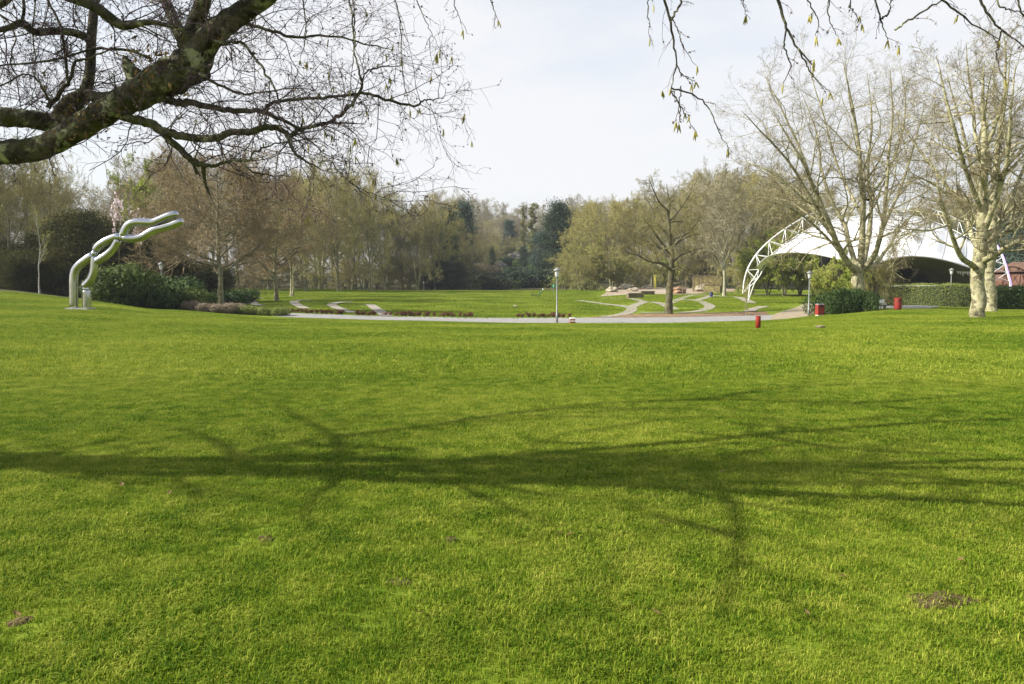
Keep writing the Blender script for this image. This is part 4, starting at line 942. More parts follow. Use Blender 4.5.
plane_tree('mottled plane tree standing behind the biggest one', 991, 57, 18, .36, [
 ([z0, q(992, 300), q(990, 280), q(992, 255), q(993, 238)], 0, 0),
 ([q(992, 245), q(995, 200), q(1000, 150, 1), q(1006, 100, 1), q(1010, 55, 1)], .30, .05),
 ([q(992, 245), q(985, 205, 2), q(972, 160, 3), q(960, 110, 3), q(950, 70, 3)], .2, .04),
 ([q(992, 240), q(975, 215, -1), q(950, 195, -2), q(925, 180, -3), q(905, 175, -3)], .15, .03),
 ([q(994, 240), q(1010, 200, 1), q(1030, 150, 2), q(1050, 110, 2)], .18, .04),
 ([q(994, 225), q(1015, 205, -1), q(1045, 190, -2), q(1070, 180, -2)], .14, .03),
], 73, extra_lv=((9, .48), (8, .52), (7, .55), (5, .6)))

q = loc2(669, 76)
plane_tree('lone dark bare tree standing between the looping paths', 669, 76, 14, .33, [
 ([z0, q(669, 300), q(669.5, 288), q(671, 276), q(671.5, 266)], 0, 0),
 ([q(671.5, 268), q(672, 246), q(668, 219), q(668.5, 202), q(667, 182)], .24, .03),
 ([q(671, 270), q(662, 264, -1), q(650, 262, -1.5), q(634, 255, -2), q(622, 254, -2.5)], .15, .02),
 ([q(671, 262), q(662, 250, 1), q(646, 238, 1.5), q(632, 226, 2), q(620, 222, 2.5)], .15, .02),
 ([q(671, 270), q(680, 268, -1), q(686, 272, -1.5), q(692, 280, -2)], .09, .02),
 ([q(672, 262), q(682, 254, 1), q(694, 250, 2), q(708, 248, 3)], .14, .02),
 ([q(672, 248), q(683, 236, -1), q(694, 226, -2), q(700, 214, -2)], .13, .02),
 ([q(671, 240), q(657, 222, 2), q(648, 205, 2.5), q(640, 190, 3)], .12, .02),
 ([q(669, 222), q(680, 208, 2), q(688, 194, 2.5), q(692, 182, 3)], .11, .02),
 ([q(669, 212), q(659, 200, -1.5), q(652, 186, -2), q(650, 178, -2)], .09, .02),
 ([q(671, 255), q(662, 246, -3), q(650, 232, -4), q(640, 215, -4.5)], .12, .02),
 ([q(671, 250), q(680, 242, 3), q(690, 236, 4.5), q(702, 232, 5.5)], .12, .02),
], 74, extra_lv=((9, .45), (8, .5), (7, .55), (4, .6)), kind='bare_tree', group=None, bk='midbark', tk='t_dull', balls=False)

# ------------------------------------------------------------------ stage canopy
def canopy():
    e = thing('stage_canopy', 'white membrane canopy on a lattice steel arch over the open-air stage', 'canopy')
    pxs = [(743, 286, 100), (748, 268, 100), (759, 251, 101), (775, 236, 102), (795, 222.5, 104), (815, 212.5, 106), (842, 205.5, 108), (880, 201.5, 110), (915, 204.5, 111), (942, 212.5, 111), (966, 224, 110), (988, 237, 108), (1001, 254, 106), (1012, 290, 104)]
    top = catmull([P(*a)[:] for a in pxs], 60)
    top[0, 2] = gz(top[0, 0], top[0, 1]) + 1.2; top[-1, 2] = gz(top[-1, 0], top[-1, 1])
    T = unit(np.gradient(top, axis=0)); up = np.array([0, 1., 0]); nin = unit(np.cross(T, up)); 
    if nin[30, 2] > 0: nin = -nin
    w = np.interp(np.linspace(0, 1, 60), [0, .06, .2, .8, 1], [.9, 1.5, 1.7, 1.8, 3.0])[:, None]
    i1 = top + nin * w + np.array([0, -.9, 0]); i2 = top + nin * w + np.array([0, .9, 0])
    i1[0] = i2[0] = top[0] + np.array([.6, 0, -1.2])
    g = Geo()
    for c, r in ((top, .085), (i1, .065), (i2, .065)): g.tubes(c, np.full(60, r), 8)
    for k in range(2, 58, 4):
        for a, b in ((top[k-2], i1[k]), (i1[k], top[k+2]), (top[k-2], i2[k]), (i2[k], top[k+2]), (i1[k], i2[k]), (i1[k], i2[min(59, k+4)])):
            g.tubes(np.array([a, (a + b) / 2, b]), np.full(3, .045), 6)
    for k in range(48, 58):
        for a, b in ((top[k], i1[k+1]), (i1[k], top[k+1]), (i1[k], i2[k+1])): g.tubes(np.array([a, (a + b) / 2, b]), np.full(3, .05), 6)
    link('lattice_arch', g.mesh('lattice_arch', [M['white']], True), e)
    gp_ = Geo()       # purple light on the right leg, painted as an added violet chord
    gp_.tubes(top[50:] + np.array([.10, -.16, 0]), np.full(10, .06), 6)
    link('violet_lit_chord', gp_.mesh('violet_lit_chord', [M['purple']], True), e)
    # membrane: from the inner chord down to the scalloped front edge
    low = [(757, 266, 97), (764, 259, 96), (774, 254.5, 95), (790, 252.6, 94), (808, 253.5, 93), (828, 257, 92), (848, 263, 91), (862, 271, 90), (872, 267, 90), (886, 260.5, 90), (905, 256.6, 91), (925, 257, 92), (945, 260.5, 93), (962, 265.5, 94), (976, 271, 96), (990, 282, 99)]
    lowc = catmull([P(*a)[:] for a in low], 90)
    ia = 7; ib = 53; s = np.linspace(ia, ib, 90)
    topc = np.stack([np.interp(s, np.arange(60), (i1[:, k] + i2[:, k]) / 2) for k in range(3)], 1)
    nv = 16; t = np.linspace(0, 1, nv)[None, :, None]
    S_ = topc[:, None] * (1 - t) + lowc[:, None] * t
    S_[..., 2] -= (np.sin(t[..., 0] * math.pi) * .5)
    S_[..., 2] += np.sin(np.linspace(0, 22 * math.pi, 90))[:, None] * .16 * np.sin(t[..., 0] * math.pi)
    idx_ = np.arange(90 * nv).reshape(90, nv)
    qd = np.stack([idx_[:-1, :-1], idx_[1:, :-1], idx_[1:, 1:], idx_[:-1, 1:]], -1).reshape(-1, 4)
    m = link('membrane', mesh_from('membrane', S_.reshape(-1, 3), qd, None, [M['membrane']], smooth=True), e)
    so = m.modifiers.new('thick', 'SOLIDIFY'); so.thickness = .03
    sg = Geo()
    for k in range(6, 88, 8):
        c_ = S_[k].copy(); c_[:, 1] -= .05; c_[:, 2] += .03; sg.tubes(c_, np.full(nv, .035), 4)
    for j_ in (0, nv - 1):
        c_ = S_[:, j_].copy(); c_[:, 1] -= .04; sg.tubes(c_, np.full(90, .06), 5)
    link('seams', sg.mesh('seams', [M['concrete']]), e)
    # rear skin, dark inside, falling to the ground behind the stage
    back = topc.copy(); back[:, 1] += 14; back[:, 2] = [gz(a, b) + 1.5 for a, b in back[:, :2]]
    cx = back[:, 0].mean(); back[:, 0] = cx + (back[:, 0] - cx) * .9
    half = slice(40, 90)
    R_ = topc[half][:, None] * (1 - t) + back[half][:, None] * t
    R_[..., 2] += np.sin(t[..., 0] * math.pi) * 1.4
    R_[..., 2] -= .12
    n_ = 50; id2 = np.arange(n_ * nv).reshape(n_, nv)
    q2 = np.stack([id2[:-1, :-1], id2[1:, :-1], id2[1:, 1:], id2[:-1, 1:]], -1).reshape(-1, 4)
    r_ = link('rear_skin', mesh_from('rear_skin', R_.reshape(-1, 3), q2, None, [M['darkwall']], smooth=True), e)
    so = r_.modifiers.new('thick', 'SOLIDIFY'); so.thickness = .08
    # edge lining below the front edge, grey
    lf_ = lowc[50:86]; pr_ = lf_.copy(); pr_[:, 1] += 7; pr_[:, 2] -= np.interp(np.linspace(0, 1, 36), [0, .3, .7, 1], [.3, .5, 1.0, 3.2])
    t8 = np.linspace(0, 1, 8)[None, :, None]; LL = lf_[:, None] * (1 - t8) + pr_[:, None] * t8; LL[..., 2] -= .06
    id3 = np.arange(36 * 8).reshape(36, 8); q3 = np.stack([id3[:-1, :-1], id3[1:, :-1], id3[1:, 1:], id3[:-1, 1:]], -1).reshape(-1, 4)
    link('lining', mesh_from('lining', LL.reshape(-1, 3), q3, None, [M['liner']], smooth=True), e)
    # side wall and stage floor
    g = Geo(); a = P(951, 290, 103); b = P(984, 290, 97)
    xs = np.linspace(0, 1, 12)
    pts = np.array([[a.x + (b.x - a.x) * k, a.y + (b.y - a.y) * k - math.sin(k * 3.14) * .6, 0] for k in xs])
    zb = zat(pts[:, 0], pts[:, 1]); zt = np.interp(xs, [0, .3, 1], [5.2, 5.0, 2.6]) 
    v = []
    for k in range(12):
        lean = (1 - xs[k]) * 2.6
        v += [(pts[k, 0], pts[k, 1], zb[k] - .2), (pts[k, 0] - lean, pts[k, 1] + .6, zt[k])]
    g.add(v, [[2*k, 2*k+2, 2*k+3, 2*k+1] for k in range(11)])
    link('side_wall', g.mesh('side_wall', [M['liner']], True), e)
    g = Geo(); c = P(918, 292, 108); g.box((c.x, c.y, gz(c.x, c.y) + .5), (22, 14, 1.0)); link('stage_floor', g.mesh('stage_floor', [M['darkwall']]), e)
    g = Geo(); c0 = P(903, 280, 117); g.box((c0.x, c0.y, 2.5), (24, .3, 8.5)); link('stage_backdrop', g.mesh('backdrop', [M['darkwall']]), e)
    # white pennants hung inside at the right
    g = Geo()
    for k in range(6):
        p0 = P(956.5 + k * 2.4, 271 + k * .15, 96); x, y, z = p0; wdt = .3 - .02 * (k % 2)
        g.add([(x, y, z), (x + wdt, y, z), (x + wdt * .9, y, z - .35 - .15 * (k % 3)), (x + wdt * .4, y + .02, z - .22), (x, y + .04, z), (x + wdt, y + .04, z), (x + wdt * .9, y + .04, z - .35 - .15 * (k % 3)), (x + wdt * .4, y + .06, z - .22)],
              [[0, 1, 2, 3], [7, 6, 5, 4], [0, 4, 5, 1], [1, 5, 6, 2], [2, 6, 7, 3], [3, 7, 4, 0]])
    tag(link('pennant_string', g.mesh('pennants', [M['white']])), 'ragged white banner hanging at the right side of the stage', 'banner')
    return e
canopy()
# brick house at the right edge
def brick_house():
    c = ground(1060, 112); e = thing('brick_house', 'red brick building behind the hedge at the right edge', 'building', c, .12)
    g = Geo(); g.box((0, 0, 1.6), (14, 8, 4.2)); link('wall', g.mesh('house_wall', [M['brick']]), e)
    g = Geo(); g.add([(-7.4, -4.5, 3.6), (7.4, -4.5, 3.6), (7.4, 4.5, 3.6), (-7.4, 4.5, 3.6), (-7.4, 0, 5.0), (7.4, 0, 5.0)], [[0, 1, 5, 4], [2, 3, 4, 5], [0, 3, 2, 1]], [[0, 4, 3], [1, 2, 5]])
    link('roof', g.mesh('house_roof', [M['rooftile']]), e)
    for x in (-5, -2, 1, 4):
        g = Geo(); g.box((x, -4.02, 1.7), (1.2, .1, 1.2)); w = link('window', g.mesh('house_window', [M['darkwall']]), e)
brick_house()
# low terrace wall behind the hedge
g = Geo(); pts = [G2(888, 88), G2(905, 86), G2(925, 84), G2(942, 82)]
for (a, b) in zip(pts[:-1], pts[1:]):
    a = np.array(a); b = np.array(b); L = np.linalg.norm(b - a); mid = (a + b) / 2; g.box((mid[0], mid[1], gz(*mid) + .95), (L, .5, 2.1 - .0), rz=math.atan2(b[1] - a[1], b[0] - a[0]))
tag(link('terrace_wall', g.mesh('terrace_wall', [M['concrete']])), 'low pale concrete terrace wall between hedge and stage', 'wall')

# ------------------------------------------------------------------ sculpture
def sculpture():
    d = 45.0; g0 = ground(80, d)
    e = thing('steel_sculpture', 'polished steel tube sculpture of two interlinked leaning figures', 'sculpture', g0)
    def L(px, py, dy=0.0):
        p_ = P(px, py, d + dy); return (p_.x - g0.x, p_.y - g0.y, p_.z - g0.z)
    def sm(pts, n=48): return catmull(pts, n)
    def tube(name, pts, r=.205, ends=None):
        g = Geo(); c = sm(pts); R = np.full(48, r)
        R[:4] *= np.array([.66, .84, .94, .98]); R[-4:] *= np.array([.98, .94, .84, .66])
        if ends: R[:2] = r * ends; R[-2:] = r * ends
        g.tubes(c, R, 20, cap=True); link(name, g.mesh(name, [M['steel']], True), e)
    def zg(px): return L(px, 311.5)
    tube('bent_tube', [L(73.8, 312), L(73.8, 300), L(73.8, 288), L(73.9, 278), L(75.2, 271), L(79.2, 265.3), L(86, 260), L(93.5, 254.5)], .232)
    tube('bent_tube', [L(95.5, 251), L(98, 246.8), L(104.5, 242), L(111.5, 238.6), L(117, 237), L(120.5, 238)], .22)
    tube('bent_tube', [L(86.8, 313), L(86.8, 305), L(86.8, 297), L(86.4, 290)], .232)
    tube('bent_tube', [L(83.7, 287), L(86.5, 284.3), L(90.6, 279.5), L(93.6, 272), L(94.3, 264), L(94.2, 256)], .215)
    tube('bent_tube', [L(94.8, 262.3), L(99.5, 259.8), L(106.5, 255.2), L(112.5, 249.5), L(116, 243.8), L(118.5, 239.5)], .215)
    tube('long_fork_tube', [L(123.3, 237), L(124.2, 232), L(127, 226.8), L(131.5, 223.4), L(138, 222.2), L(146, 222.4), L(153, 222.4), L(160, 219.8), L(168, 216.4), L(177.8, 213.6)], .228)
    tube('long_fork_tube', [L(122.3, 237.8), L(129, 238.6), L(136, 238.4), L(143, 236.6), L(149, 233), L(155, 229.8), L(163, 227.8), L(173, 224.8), L(182.8, 220.4)], .228)
    for a, b in ((L(93.2, 257), L(95.4, 250.4)), (L(118.6, 238.4), L(124.5, 236.2)), (L(86.3, 292), L(85, 286))):
        g = Geo(); a = np.array(a); b = np.array(b); g.tubes(np.array([a, (a + b) / 2, b]), np.array([.15, .19, .15]), 14, cap=True); link('joint', g.mesh('joint', [M['steel']], True), e)
    g = Geo(); p1 = np.array(L(80, 311.5)); g.box((p1[0], p1[1], .03), (1.25, .9, .16)); link('base_slab', g.mesh('base_slab', [M['concrete']]), e)
    return e
sculpture()

# ------------------------------------------------------------------ lamps
def lamp_meshes():
    pole = Geo(); pole.lathe([(0, -.1), (.09, -.1), (.09, .7), (.055, .75), (.05, 3.5), (.045, 3.55), (0, 3.55)], S=12)
    head = Geo(); head.lathe([(0, 3.5), (.10, 3.5), (.13, 3.58), (.19, 3.95), (.19, 3.97), (0, 3.97)], S=14)
    cap = Geo(); cap.lathe([(0, 3.96), (.30, 3.96), (.30, 4.0), (.12, 4.12), (.05, 4.2), (0, 4.2)], S=16)
    col = Geo(); col.lathe([(.055, 3.44), (.13, 3.46), (.13, 3.53), (.055, 3.54)], S=12)
    return pole.mesh('lamp_pole', [M['galv']], True), head.mesh('lamp_head', [M['lampglass']], True), cap.mesh('lamp_cap', [M['galv']], True), col.mesh('lamp_collar', [M['galv']], True)
LM = lamp_meshes()
def lamp(loc, h, label):
    e = thing('street_lamp', label, 'street lamp', loc, 0, 'park lamps', h / 4.2)
    for nme, me in zip(('pole', 'lamp_head', 'cap', 'collar'), LM): link(nme, me, e)
def lamp_at(px, d, toprow, label):
    g_, h = topheight(px, d, toprow); lamp(g_, h, label)
lamp_at(557, 62.3, 267.5, 'tall park lamp with glass head in front of the main path')
lamp_at(809, 63, 270.5, 'park lamp at the path corner left of the laurel bush')
lamp_at(395.5, 160, 282, 'small distant lamp, left one of the pair at the meadow back')
lamp_at(424, 160, 281.5, 'small distant lamp, right one of the pair at the meadow back')
lamp_at(950.5, 82, 268, 'park lamp in front of the dark stage opening')
lamp_at(162, 72, 262, 'small lamp rising above the shrubs behind the sculpture')

# ------------------------------------------------------------------ bins, bollard, block
def litter_bin(px, d, h, w, label, square=False, white_foot=False):
    g_ = ground(px, d); e = thing('litter_bin', label, 'litter bin', g_, .2)
    b = Geo()
    if square:
        b.box((0, 0, h * .52), (w, w * .8, h * .80)); top_ = Geo(); top_.box((0, 0, h * .96), (w * 1.05, w * .85, h * .08), taper=.85)
        f = Geo(); f.box((0, 0, h * .055), (w * .9, w * .7, h * .13))
        s = Geo(); s.box((0, -w * .4 - .004, h * .78), (w * .6, .02, h * .12))
    else:
        b.lathe([(0, .06), (w/2 * .92, .06), (w/2, .12), (w/2, h * .9), (w/2 * .97, h * .93), (0, h * .93)], S=20); top_ = Geo(); top_.lathe([(0, h * .931), (w/2 * 1.04, h * .931), (w/2 * 1.04, h * .97), (w/2 * .7, h), (0, h)], S=20)
        f = Geo(); f.lathe([(0, -.05), (w/2 * .8, -.05), (w/2 * .8, .059), (0, .059)], S=16)
        s = Geo(); s.box((0, -w/2 - .001, h * .78), (w * .5, .03, h * .10))
    link('body', b.mesh('bin_body', [M['red']], not square), e); link('lid', top_.mesh('bin_lid', [M['galv' if white_foot else 'red']]), e)
    link('foot', f.mesh('bin_foot', [M['white' if white_foot else 'galv']]), e); link('slot', s.mesh('bin_slot', [M['darkwall']]), e)
litter_bin(820, 58.5, .92, .50, 'red square litter bin with white foot before the laurel bush', True, True)
litter_bin(898, 60, .95, .52, 'round red litter bin beside the short path at the hedge')
g_ = hit(758, 329); e = thing('bollard', 'slim red bollard standing alone on the lawn edge', 'bollard', (g_.x, g_.y, gz(g_.x, g_.y)))
hb = 13.2 * g_.y / F
g = Geo(); g.lathe([(0, -.1), (.11, -.1), (.11, hb * .9), (.105, hb * .93), (0, hb * .93)], S=18); link('post', g.mesh('bollard_post', [M['red']], True), e)
g = Geo(); g.lathe([(.0, hb * .931), (.12, hb * .931), (.12, hb * .96), (.07, hb), (0, hb)], S=18); link('cap', g.mesh('bollard_cap', [M['red']], True), e)
g_ = hit(572.3, 323.2); e = thing('marker_block', 'small red and white block beside the main path', 'barrier', (g_.x, g_.y - .2, gz(g_.x, g_.y)), .1)
g = Geo(); g.box((0, 0, .16), (.42, .34, .32), taper=.93); link('body', g.mesh('block_body', [M['red']]), e)
g = Geo(); g.box((0, 0, .385), (.40, .32, .12), taper=.9); link('white_top', g.mesh('block_top', [M['white']]), e)
g = Geo(); g.box((0, -.166, .17), (.42, .03, .09)); link('white_band', g.mesh('block_band', [M['white']]), e)
g_ = hit(711.3, 297); e = thing('litter_bin', 'small navy blue litter bin by the far looping path', 'litter bin', (g_.x, g_.y, gz(g_.x, g_.y)))
s_ = g_.y / F
g = Geo(); g.lathe([(0, 0), (.22, 0), (.26, 3.6 * s_), (.0, 3.6 * s_)], S=14); link('body', g.mesh('navy_body', [M['navy']], True), e)
g = Geo(); g.lathe([(0, 3.7 * s_), (.28, 3.7 * s_), (.24, 4.6 * s_), (.1, 5.0 * s_), (0, 5.0 * s_)], S=14); link('lid', g.mesh('navy_lid', [M['navy']], True), e)
# green sign
g_ = ground(553.5, 140); zt = EYE + ray(512, 284.5)[1] * 140 - g_.z
e = thing('sign_post', 'small green sign with white arrow on a post left of the shrubs', 'sign', g_)
g = Geo(); g.tubes(np.array([[0, 0, -.2], [0, 0, zt * .5], [0, 0, zt]]), np.full(3, .04), 8); link('post', g.mesh('sign_pole', [M['galv']], True), e)
g = Geo(); g.box((0, -.07, zt - .25), (.62, .04, .62)); bd = link('board', g.mesh('sign_board', [M['green']]), e)
g = Geo(); g.box((0.0, -.1, zt - .28), (.10, .02, .36)); g.add([(-.17, -.11, zt - .14), (.17, -.11, zt - .14), (0, -.11, zt - .0 - .02), (-.17, -.09, zt - .14), (.17, -.09, zt - .14), (0, -.09, zt - .02)], [[0, 3, 4, 1], [1, 4, 5, 2], [2, 5, 3, 0]], [[0, 1, 2], [5, 4, 3]])
link('arrow', g.mesh('sign_arrow', [M['white']]), bd)
# green lounger bench
g_ = hit(537.5, 297.0); e = thing('park_lounger', 'dark green reclining park lounger standing on the meadow', 'lounger', (g_.x, g_.y, gz(g_.x, g_.y)), .1)
sc_ = g_.y / 120
for nme, pts in (('seat', [(-1.0, .33), (-.6, .30), (-.2, .26), (.15, .34)]), ('backrest', [(.15, .34), (.45, .66), (.72, 1.0), (.85, 1.12)])):
    g = Geo(); c = catmull([(x * sc_, 0, z * sc_) for x, z in pts], 8)
    for (a, b) in zip(c[:-1], c[1:]):
        for yy in (-.3, 0, .3): g.tubes(np.array([[a[0], yy - .12, a[2]], [(a[0] + b[0]) / 2, yy, (a[2] + b[2]) / 2], [b[0], yy + .12, b[2]]]), np.full(3, .05), 5)
        g.add([(a[0], -.45, a[2]), (a[0], .45, a[2]), (b[0], .45, b[2]), (b[0], -.45, b[2])], [[0, 1, 2, 3]])
    link(nme, g.mesh(nme, [M['dgreen']]), e)
for x in (-.8, .3):
    g = Geo(); g.tubes(np.array([[x * sc_, -.4, 0], [x * sc_, 0, .28 * sc_], [x * sc_, .4, 0]]), np.full(3, .05), 6); link('leg', g.mesh('lounger_leg', [M['dgreen']]), e)
g = Geo(); g.box((.86 * sc_, 0, 1.14 * sc_), (.22, .8, .18)); link('head_pad', g.mesh('head_pad', [M['white']]), e)

# ------------------------------------------------------------------ play area pieces
def rock(name, px, py, w, h, m, label, seed):
    p_ = hit(px, py); rng = np.random.default_rng(seed); bm = bmesh.new(); bmesh.ops.create_icosphere(bm, subdivisions=3, radius=1)
    for v in bm.verts:
        n = v.co.normalized(); k = 1 + .18 * math.sin(n.x * 4 + seed) * math.cos(n.y * 5 + seed) + .12 * math.sin(n.z * 7 + n.x * 6 + seed)
        v.co = Vector((n.x * w / 2 * k, n.y * w / 2.4 * k, n.z * h * .6 * k + h * .3))
    me = bpy.data.meshes.new(name); bm.to_mesh(me); bm.free(); me.materials.append(M[m])
    o = link(name, me, None, (p_.x, p_.y, gz(p_.x, p_.y)), (0, 0, seed)); tag(o, label, 'rock', 'boulders of the play area' if m == 'stone' else None)
for i, (px, py, w, h, lab) in enumerate([(702, 291.5, 3.0, 1.4, 'pale sandstone boulder right of the wooden frame'), (714, 292.8, 3.2, .9, 'flat pale sandstone boulder near the grey trunk'), (626, 289.5, 3.5, 1.3, 'pale sandstone boulder at the left of the play area'), (612, 292, 2.5, 1.1, 'leftmost small sandstone boulder of the play area'), (648, 288.2, 2.6, .9, 'low pale boulder below the yellow post'), (633, 291.5, 2.2, .8, 'small tan boulder above the dark stone bench')]):
    rock('boulder', px, py, w, h, 'stone', lab, i + 1)
rock('sand_mound', 677, 293.5, 3.6, 1.3, 'orange', 'orange sand mound beside the lone tree', 8)
for i, (px, py, w, h, lab) in enumerate([(505, 283, 9, 3.5, 'grey rock face left in the far rock garden'), (520, 281, 8, 3, 'grey rock in the middle of the far rock garden'), (497, 270, 7, 3, 'grey rock higher up the far slope'), (515, 262, 8, 3.5, 'topmost grey rock of the far slope'), (535, 274, 7, 3, 'grey rock right in the far rock garden')]):
    rock('slope_rock', px, py, w, h, 'rock', lab, i + 11)
tag(strip('hill_path', [(492, 286), (500, 283), (506, 285.5), (514, 288.5)], 4.5, M['gravel'], .06, 30), 'pale path climbing into the far rock garden', 'path', kind='structure')
def stone_bench(px, py, w, h, label):
    p_ = hit(px, py); e = thing('stone_bench', label, 'bench', (p_.x, p_.y, gz(p_.x, p_.y)), .25)
    g = Geo(); g.box((0, 0, h * .42), (w * .94, .8, h * .84)); link('base', g.mesh('bench_base', [M['wood']]), e)
    g = Geo(); g.box((0, 0, h * .93), (w, .95, h * .16)); link('slab', g.mesh('bench_slab', [M['stone']]), e)
stone_bench(635, 298, 2.6, .75, 'dark stone bench wall before the sand area, nearer one'); stone_bench(647, 294.6, 2.6, .6, 'long low dark bench wall behind the nearer one')
def frame(px, py, w, h):
    p_ = hit(px, py); e = thing('wooden_frame', 'dark wooden play frame beside the lone tree', 'play frame', (p_.x, p_.y, gz(p_.x, p_.y)))
    for x in (-w/2, w/2):
        g = Geo(); g.tubes(np.array([[x, 0, -.1], [x, 0, h/2], [x, 0, h]]), np.full(3, .11), 8); link('post', g.mesh('frame_post', [M['wood']], True), e)
    g = Geo(); g.tubes(np.array([[-w/2 - .3, 0, h], [0, 0, h], [w/2 + .3, 0, h]]), np.full(3, .12), 8, cap=True); link('beam', g.mesh('frame_beam', [M['wood']], True), e)
frame(677, 295.0, 1.9, 1.95)
p_ = ground(654.7, 170); e = thing('play_post', 'yellow upright play post behind the sand area', 'play post', p_)
g = Geo(); g.box((0, 0, 1.4), (.5, .4, 2.8), taper=.8); link('post', g.mesh('yellow_post', [M['yellow']]), e)
g = Geo(); g.box((0, 0, 2.88), (.62, .5, .16)); link('cap', g.mesh('yellow_cap', [M['yellow']]), e)
# pergola posts beside the beech hedge
p_ = ground(692, 150); e = thing('pergola', 'thin brown timber pergola left of the beech hedge', 'pergola', p_)
for x in (-1.2, .3, 1.8):
    g = Geo(); g.box((x, 0, 1.3), (.14, .14, 2.8)); link('post', g.mesh('pergola_post', [M['wood']]), e)
g = Geo(); g.box((.3, 0, 2.78), (3.6, .2, .16)); link('beam', g.mesh('pergola_beam', [M['wood']]), e)
# pale bench near the plane tree
p_ = ground(881, 67.5); e = thing('park_bench', 'small white park bench under the bare shrub by the left plane tree', 'bench', p_, .3)
g = Geo(); g.box((0, 0, .42), (.95, .38, .05)); link('seat', g.mesh('bench_seat', [M['white']]), e)
g = Geo(); g.box((0, .2, .68), (.95, .05, .3)); link('backrest', g.mesh('bench_back', [M['white']]), e)
for x in (-.38, .38):
    g = Geo(); g.box((x, 0, .19), (.06, .36, .42)); link('leg', g.mesh('bench_leg', [M['galv']]), e)

# ------------------------------------------------------------------ person and birds
def skin_mesh(name, verts, edges, radii, m, sub=2):
    me = bpy.data.meshes.new(name); me.from_pydata([Vector(v) for v in verts], edges, []); me.update()
    o = bpy.data.objects.new(name, me); COL.objects.link(o)
    md = o.modifiers.new('skin', 'SKIN'); sl = me.skin_vertices[0].data
    for i, r in enumerate(radii): sl[i].radius = (r, r) if not hasattr(r, '__len__') else r
    sl[0].use_root = True
    if sub: ss = o.modifiers.new('sub', 'SUBSURF'); ss.levels = sub; ss.render_levels = sub
    dg = bpy.context.evaluated_depsgraph_get(); dg.update()
    nm = bpy.data.meshes.new_from_object(o.evaluated_get(dg)); bpy.data.objects.remove(o); bpy.data.meshes.remove(me)
    nm.name = name; nm.materials.clear(); nm.materials.append(M[m])
    nm.polygons.foreach_set('use_smooth', np.ones(len(nm.polygons), bool))
    return nm
p_ = ground(217.6, 86); hp = 16.5 * 86 / F / 1.75
e = thing('person', 'person in pale grey jacket walking behind the broad brown tree', 'person', p_, .5, None, hp)
V = [(0, 0, .95), (0, 0, 1.15), (0, 0, 1.38), (0, 0, 1.5), (0, -.01, 1.6), (0, -.01, 1.70), (-.18, 0, 1.40), (-.23, .02, 1.12), (-.21, -.1, .90), (.18, 0, 1.40), (.23, -.03, 1.12), (.22, .06, .88),
     (-.09, 0, .88), (-.10, -.09, .48), (-.10, -.12, .07), (-.10, -.24, .03), (.09, 0, .88), (.10, .10, .48), (.10, .24, .10), (.10, .14, .03), (-.21, -.13, .83), (.22, .10, .80)]
E = [(0, 1), (1, 2), (2, 3), (3, 4), (4, 5), (2, 6), (6, 7), (7, 8), (2, 9), (9, 10), (10, 11), (0, 12), (12, 13), (13, 14), (14, 15), (0, 16), (16, 17), (17, 18), (18, 19), (8, 20), (11, 21)]
R_ = [.14, .13, .15, .055, .09, .08, .06, .045, .032, .06, .045, .032, .085, .06, .042, .035, .085, .06, .042, .035, .03, .03]
link('body', skin_mesh('person_body', V, E, R_, 'skin'), e)
link('jacket', skin_mesh('person_jacket', [V[i] for i in (0, 1, 2, 6, 7, 8, 9, 10, 11)], [(0, 1), (1, 2), (2, 3), (3, 4), (4, 5), (2, 6), (6, 7), (7, 8)], [.165, .155, .17, .08, .062, .05, .08, .062, .05], 'cloth'), e)
link('trousers', skin_mesh('person_trousers', [V[i] for i in (0, 12, 13, 14, 16, 17, 18)], [(0, 1), (1, 2), (2, 3), (0, 4), (4, 5), (5, 6)], [.15, .10, .075, .06, .10, .075, .06], 'jeans'), e)
g = Geo(); g.lathe([(0, -.1), (.085, -.08), (.105, 0), (.09, .08), (.05, .11), (0, .12)], (0, .015, 1.685), 14); link('hair', g.mesh('person_hair', [M['hair']], True), e)
def bird(name, px, py, L, label, m, cat, rz, lie=False):
    p_ = hit(px, py); e = thing(name, label, cat, (p_.x, p_.y, gz(p_.x, p_.y)), rz, None, L)
    z = .16 if lie else .34
    V = [(0, 0, z), (.22, 0, z + .03), (.36, 0, z + .09), (.42, 0, z + (.10 if lie else .28)), (.44, 0, z + (.16 if lie else .36)), (.50, 0, z + (.14 if lie else .35)), (-.25, 0, z + .02), (-.46, 0, z + .07)]
    link('body', skin_mesh(name + '_body', V, [(0, 1), (1, 2), (2, 3), (3, 4), (4, 5), (0, 6), (6, 7)], [.17, .14, .075, .045, .055, .02, .13, .03], m), e)
    for s in (-1, 1):
        g = Geo(); c = catmull([(.18, s * .13, z + .08), (-.05, s * .165, z + .09), (-.38, s * .06, z + .09)], 8); g.tubes(c, np.array([.03, .06, .07, .07, .06, .05, .03, .01]), 8); link('wing', g.mesh('wing', [M['feather']], True), e)
        if not lie:
            g = Geo(); g.tubes(np.array([[0, s * .06, z - .1], [.0, s * .06, .1], [.01, s * .06, 0.0], [.08, s * .06, 0.005]]), np.array([.03, .016, .014, .014]), 6); link('leg', g.mesh('bird_leg', [M['orange']], True), e)
    g = Geo(); g.tubes(np.array([[.49, 0, V[5][2]], [.54, 0, V[5][2] - .01], [.58, 0, V[5][2] - .015]]), np.array([.022, .016, .006]), 6); link('beak', g.mesh('beak', [M['orange']], True), e)
bird('goose', 515.8, 308.4, .62, 'grey-brown goose walking on the meadow behind the path', 'feather_pale', 'bird', 2.6)
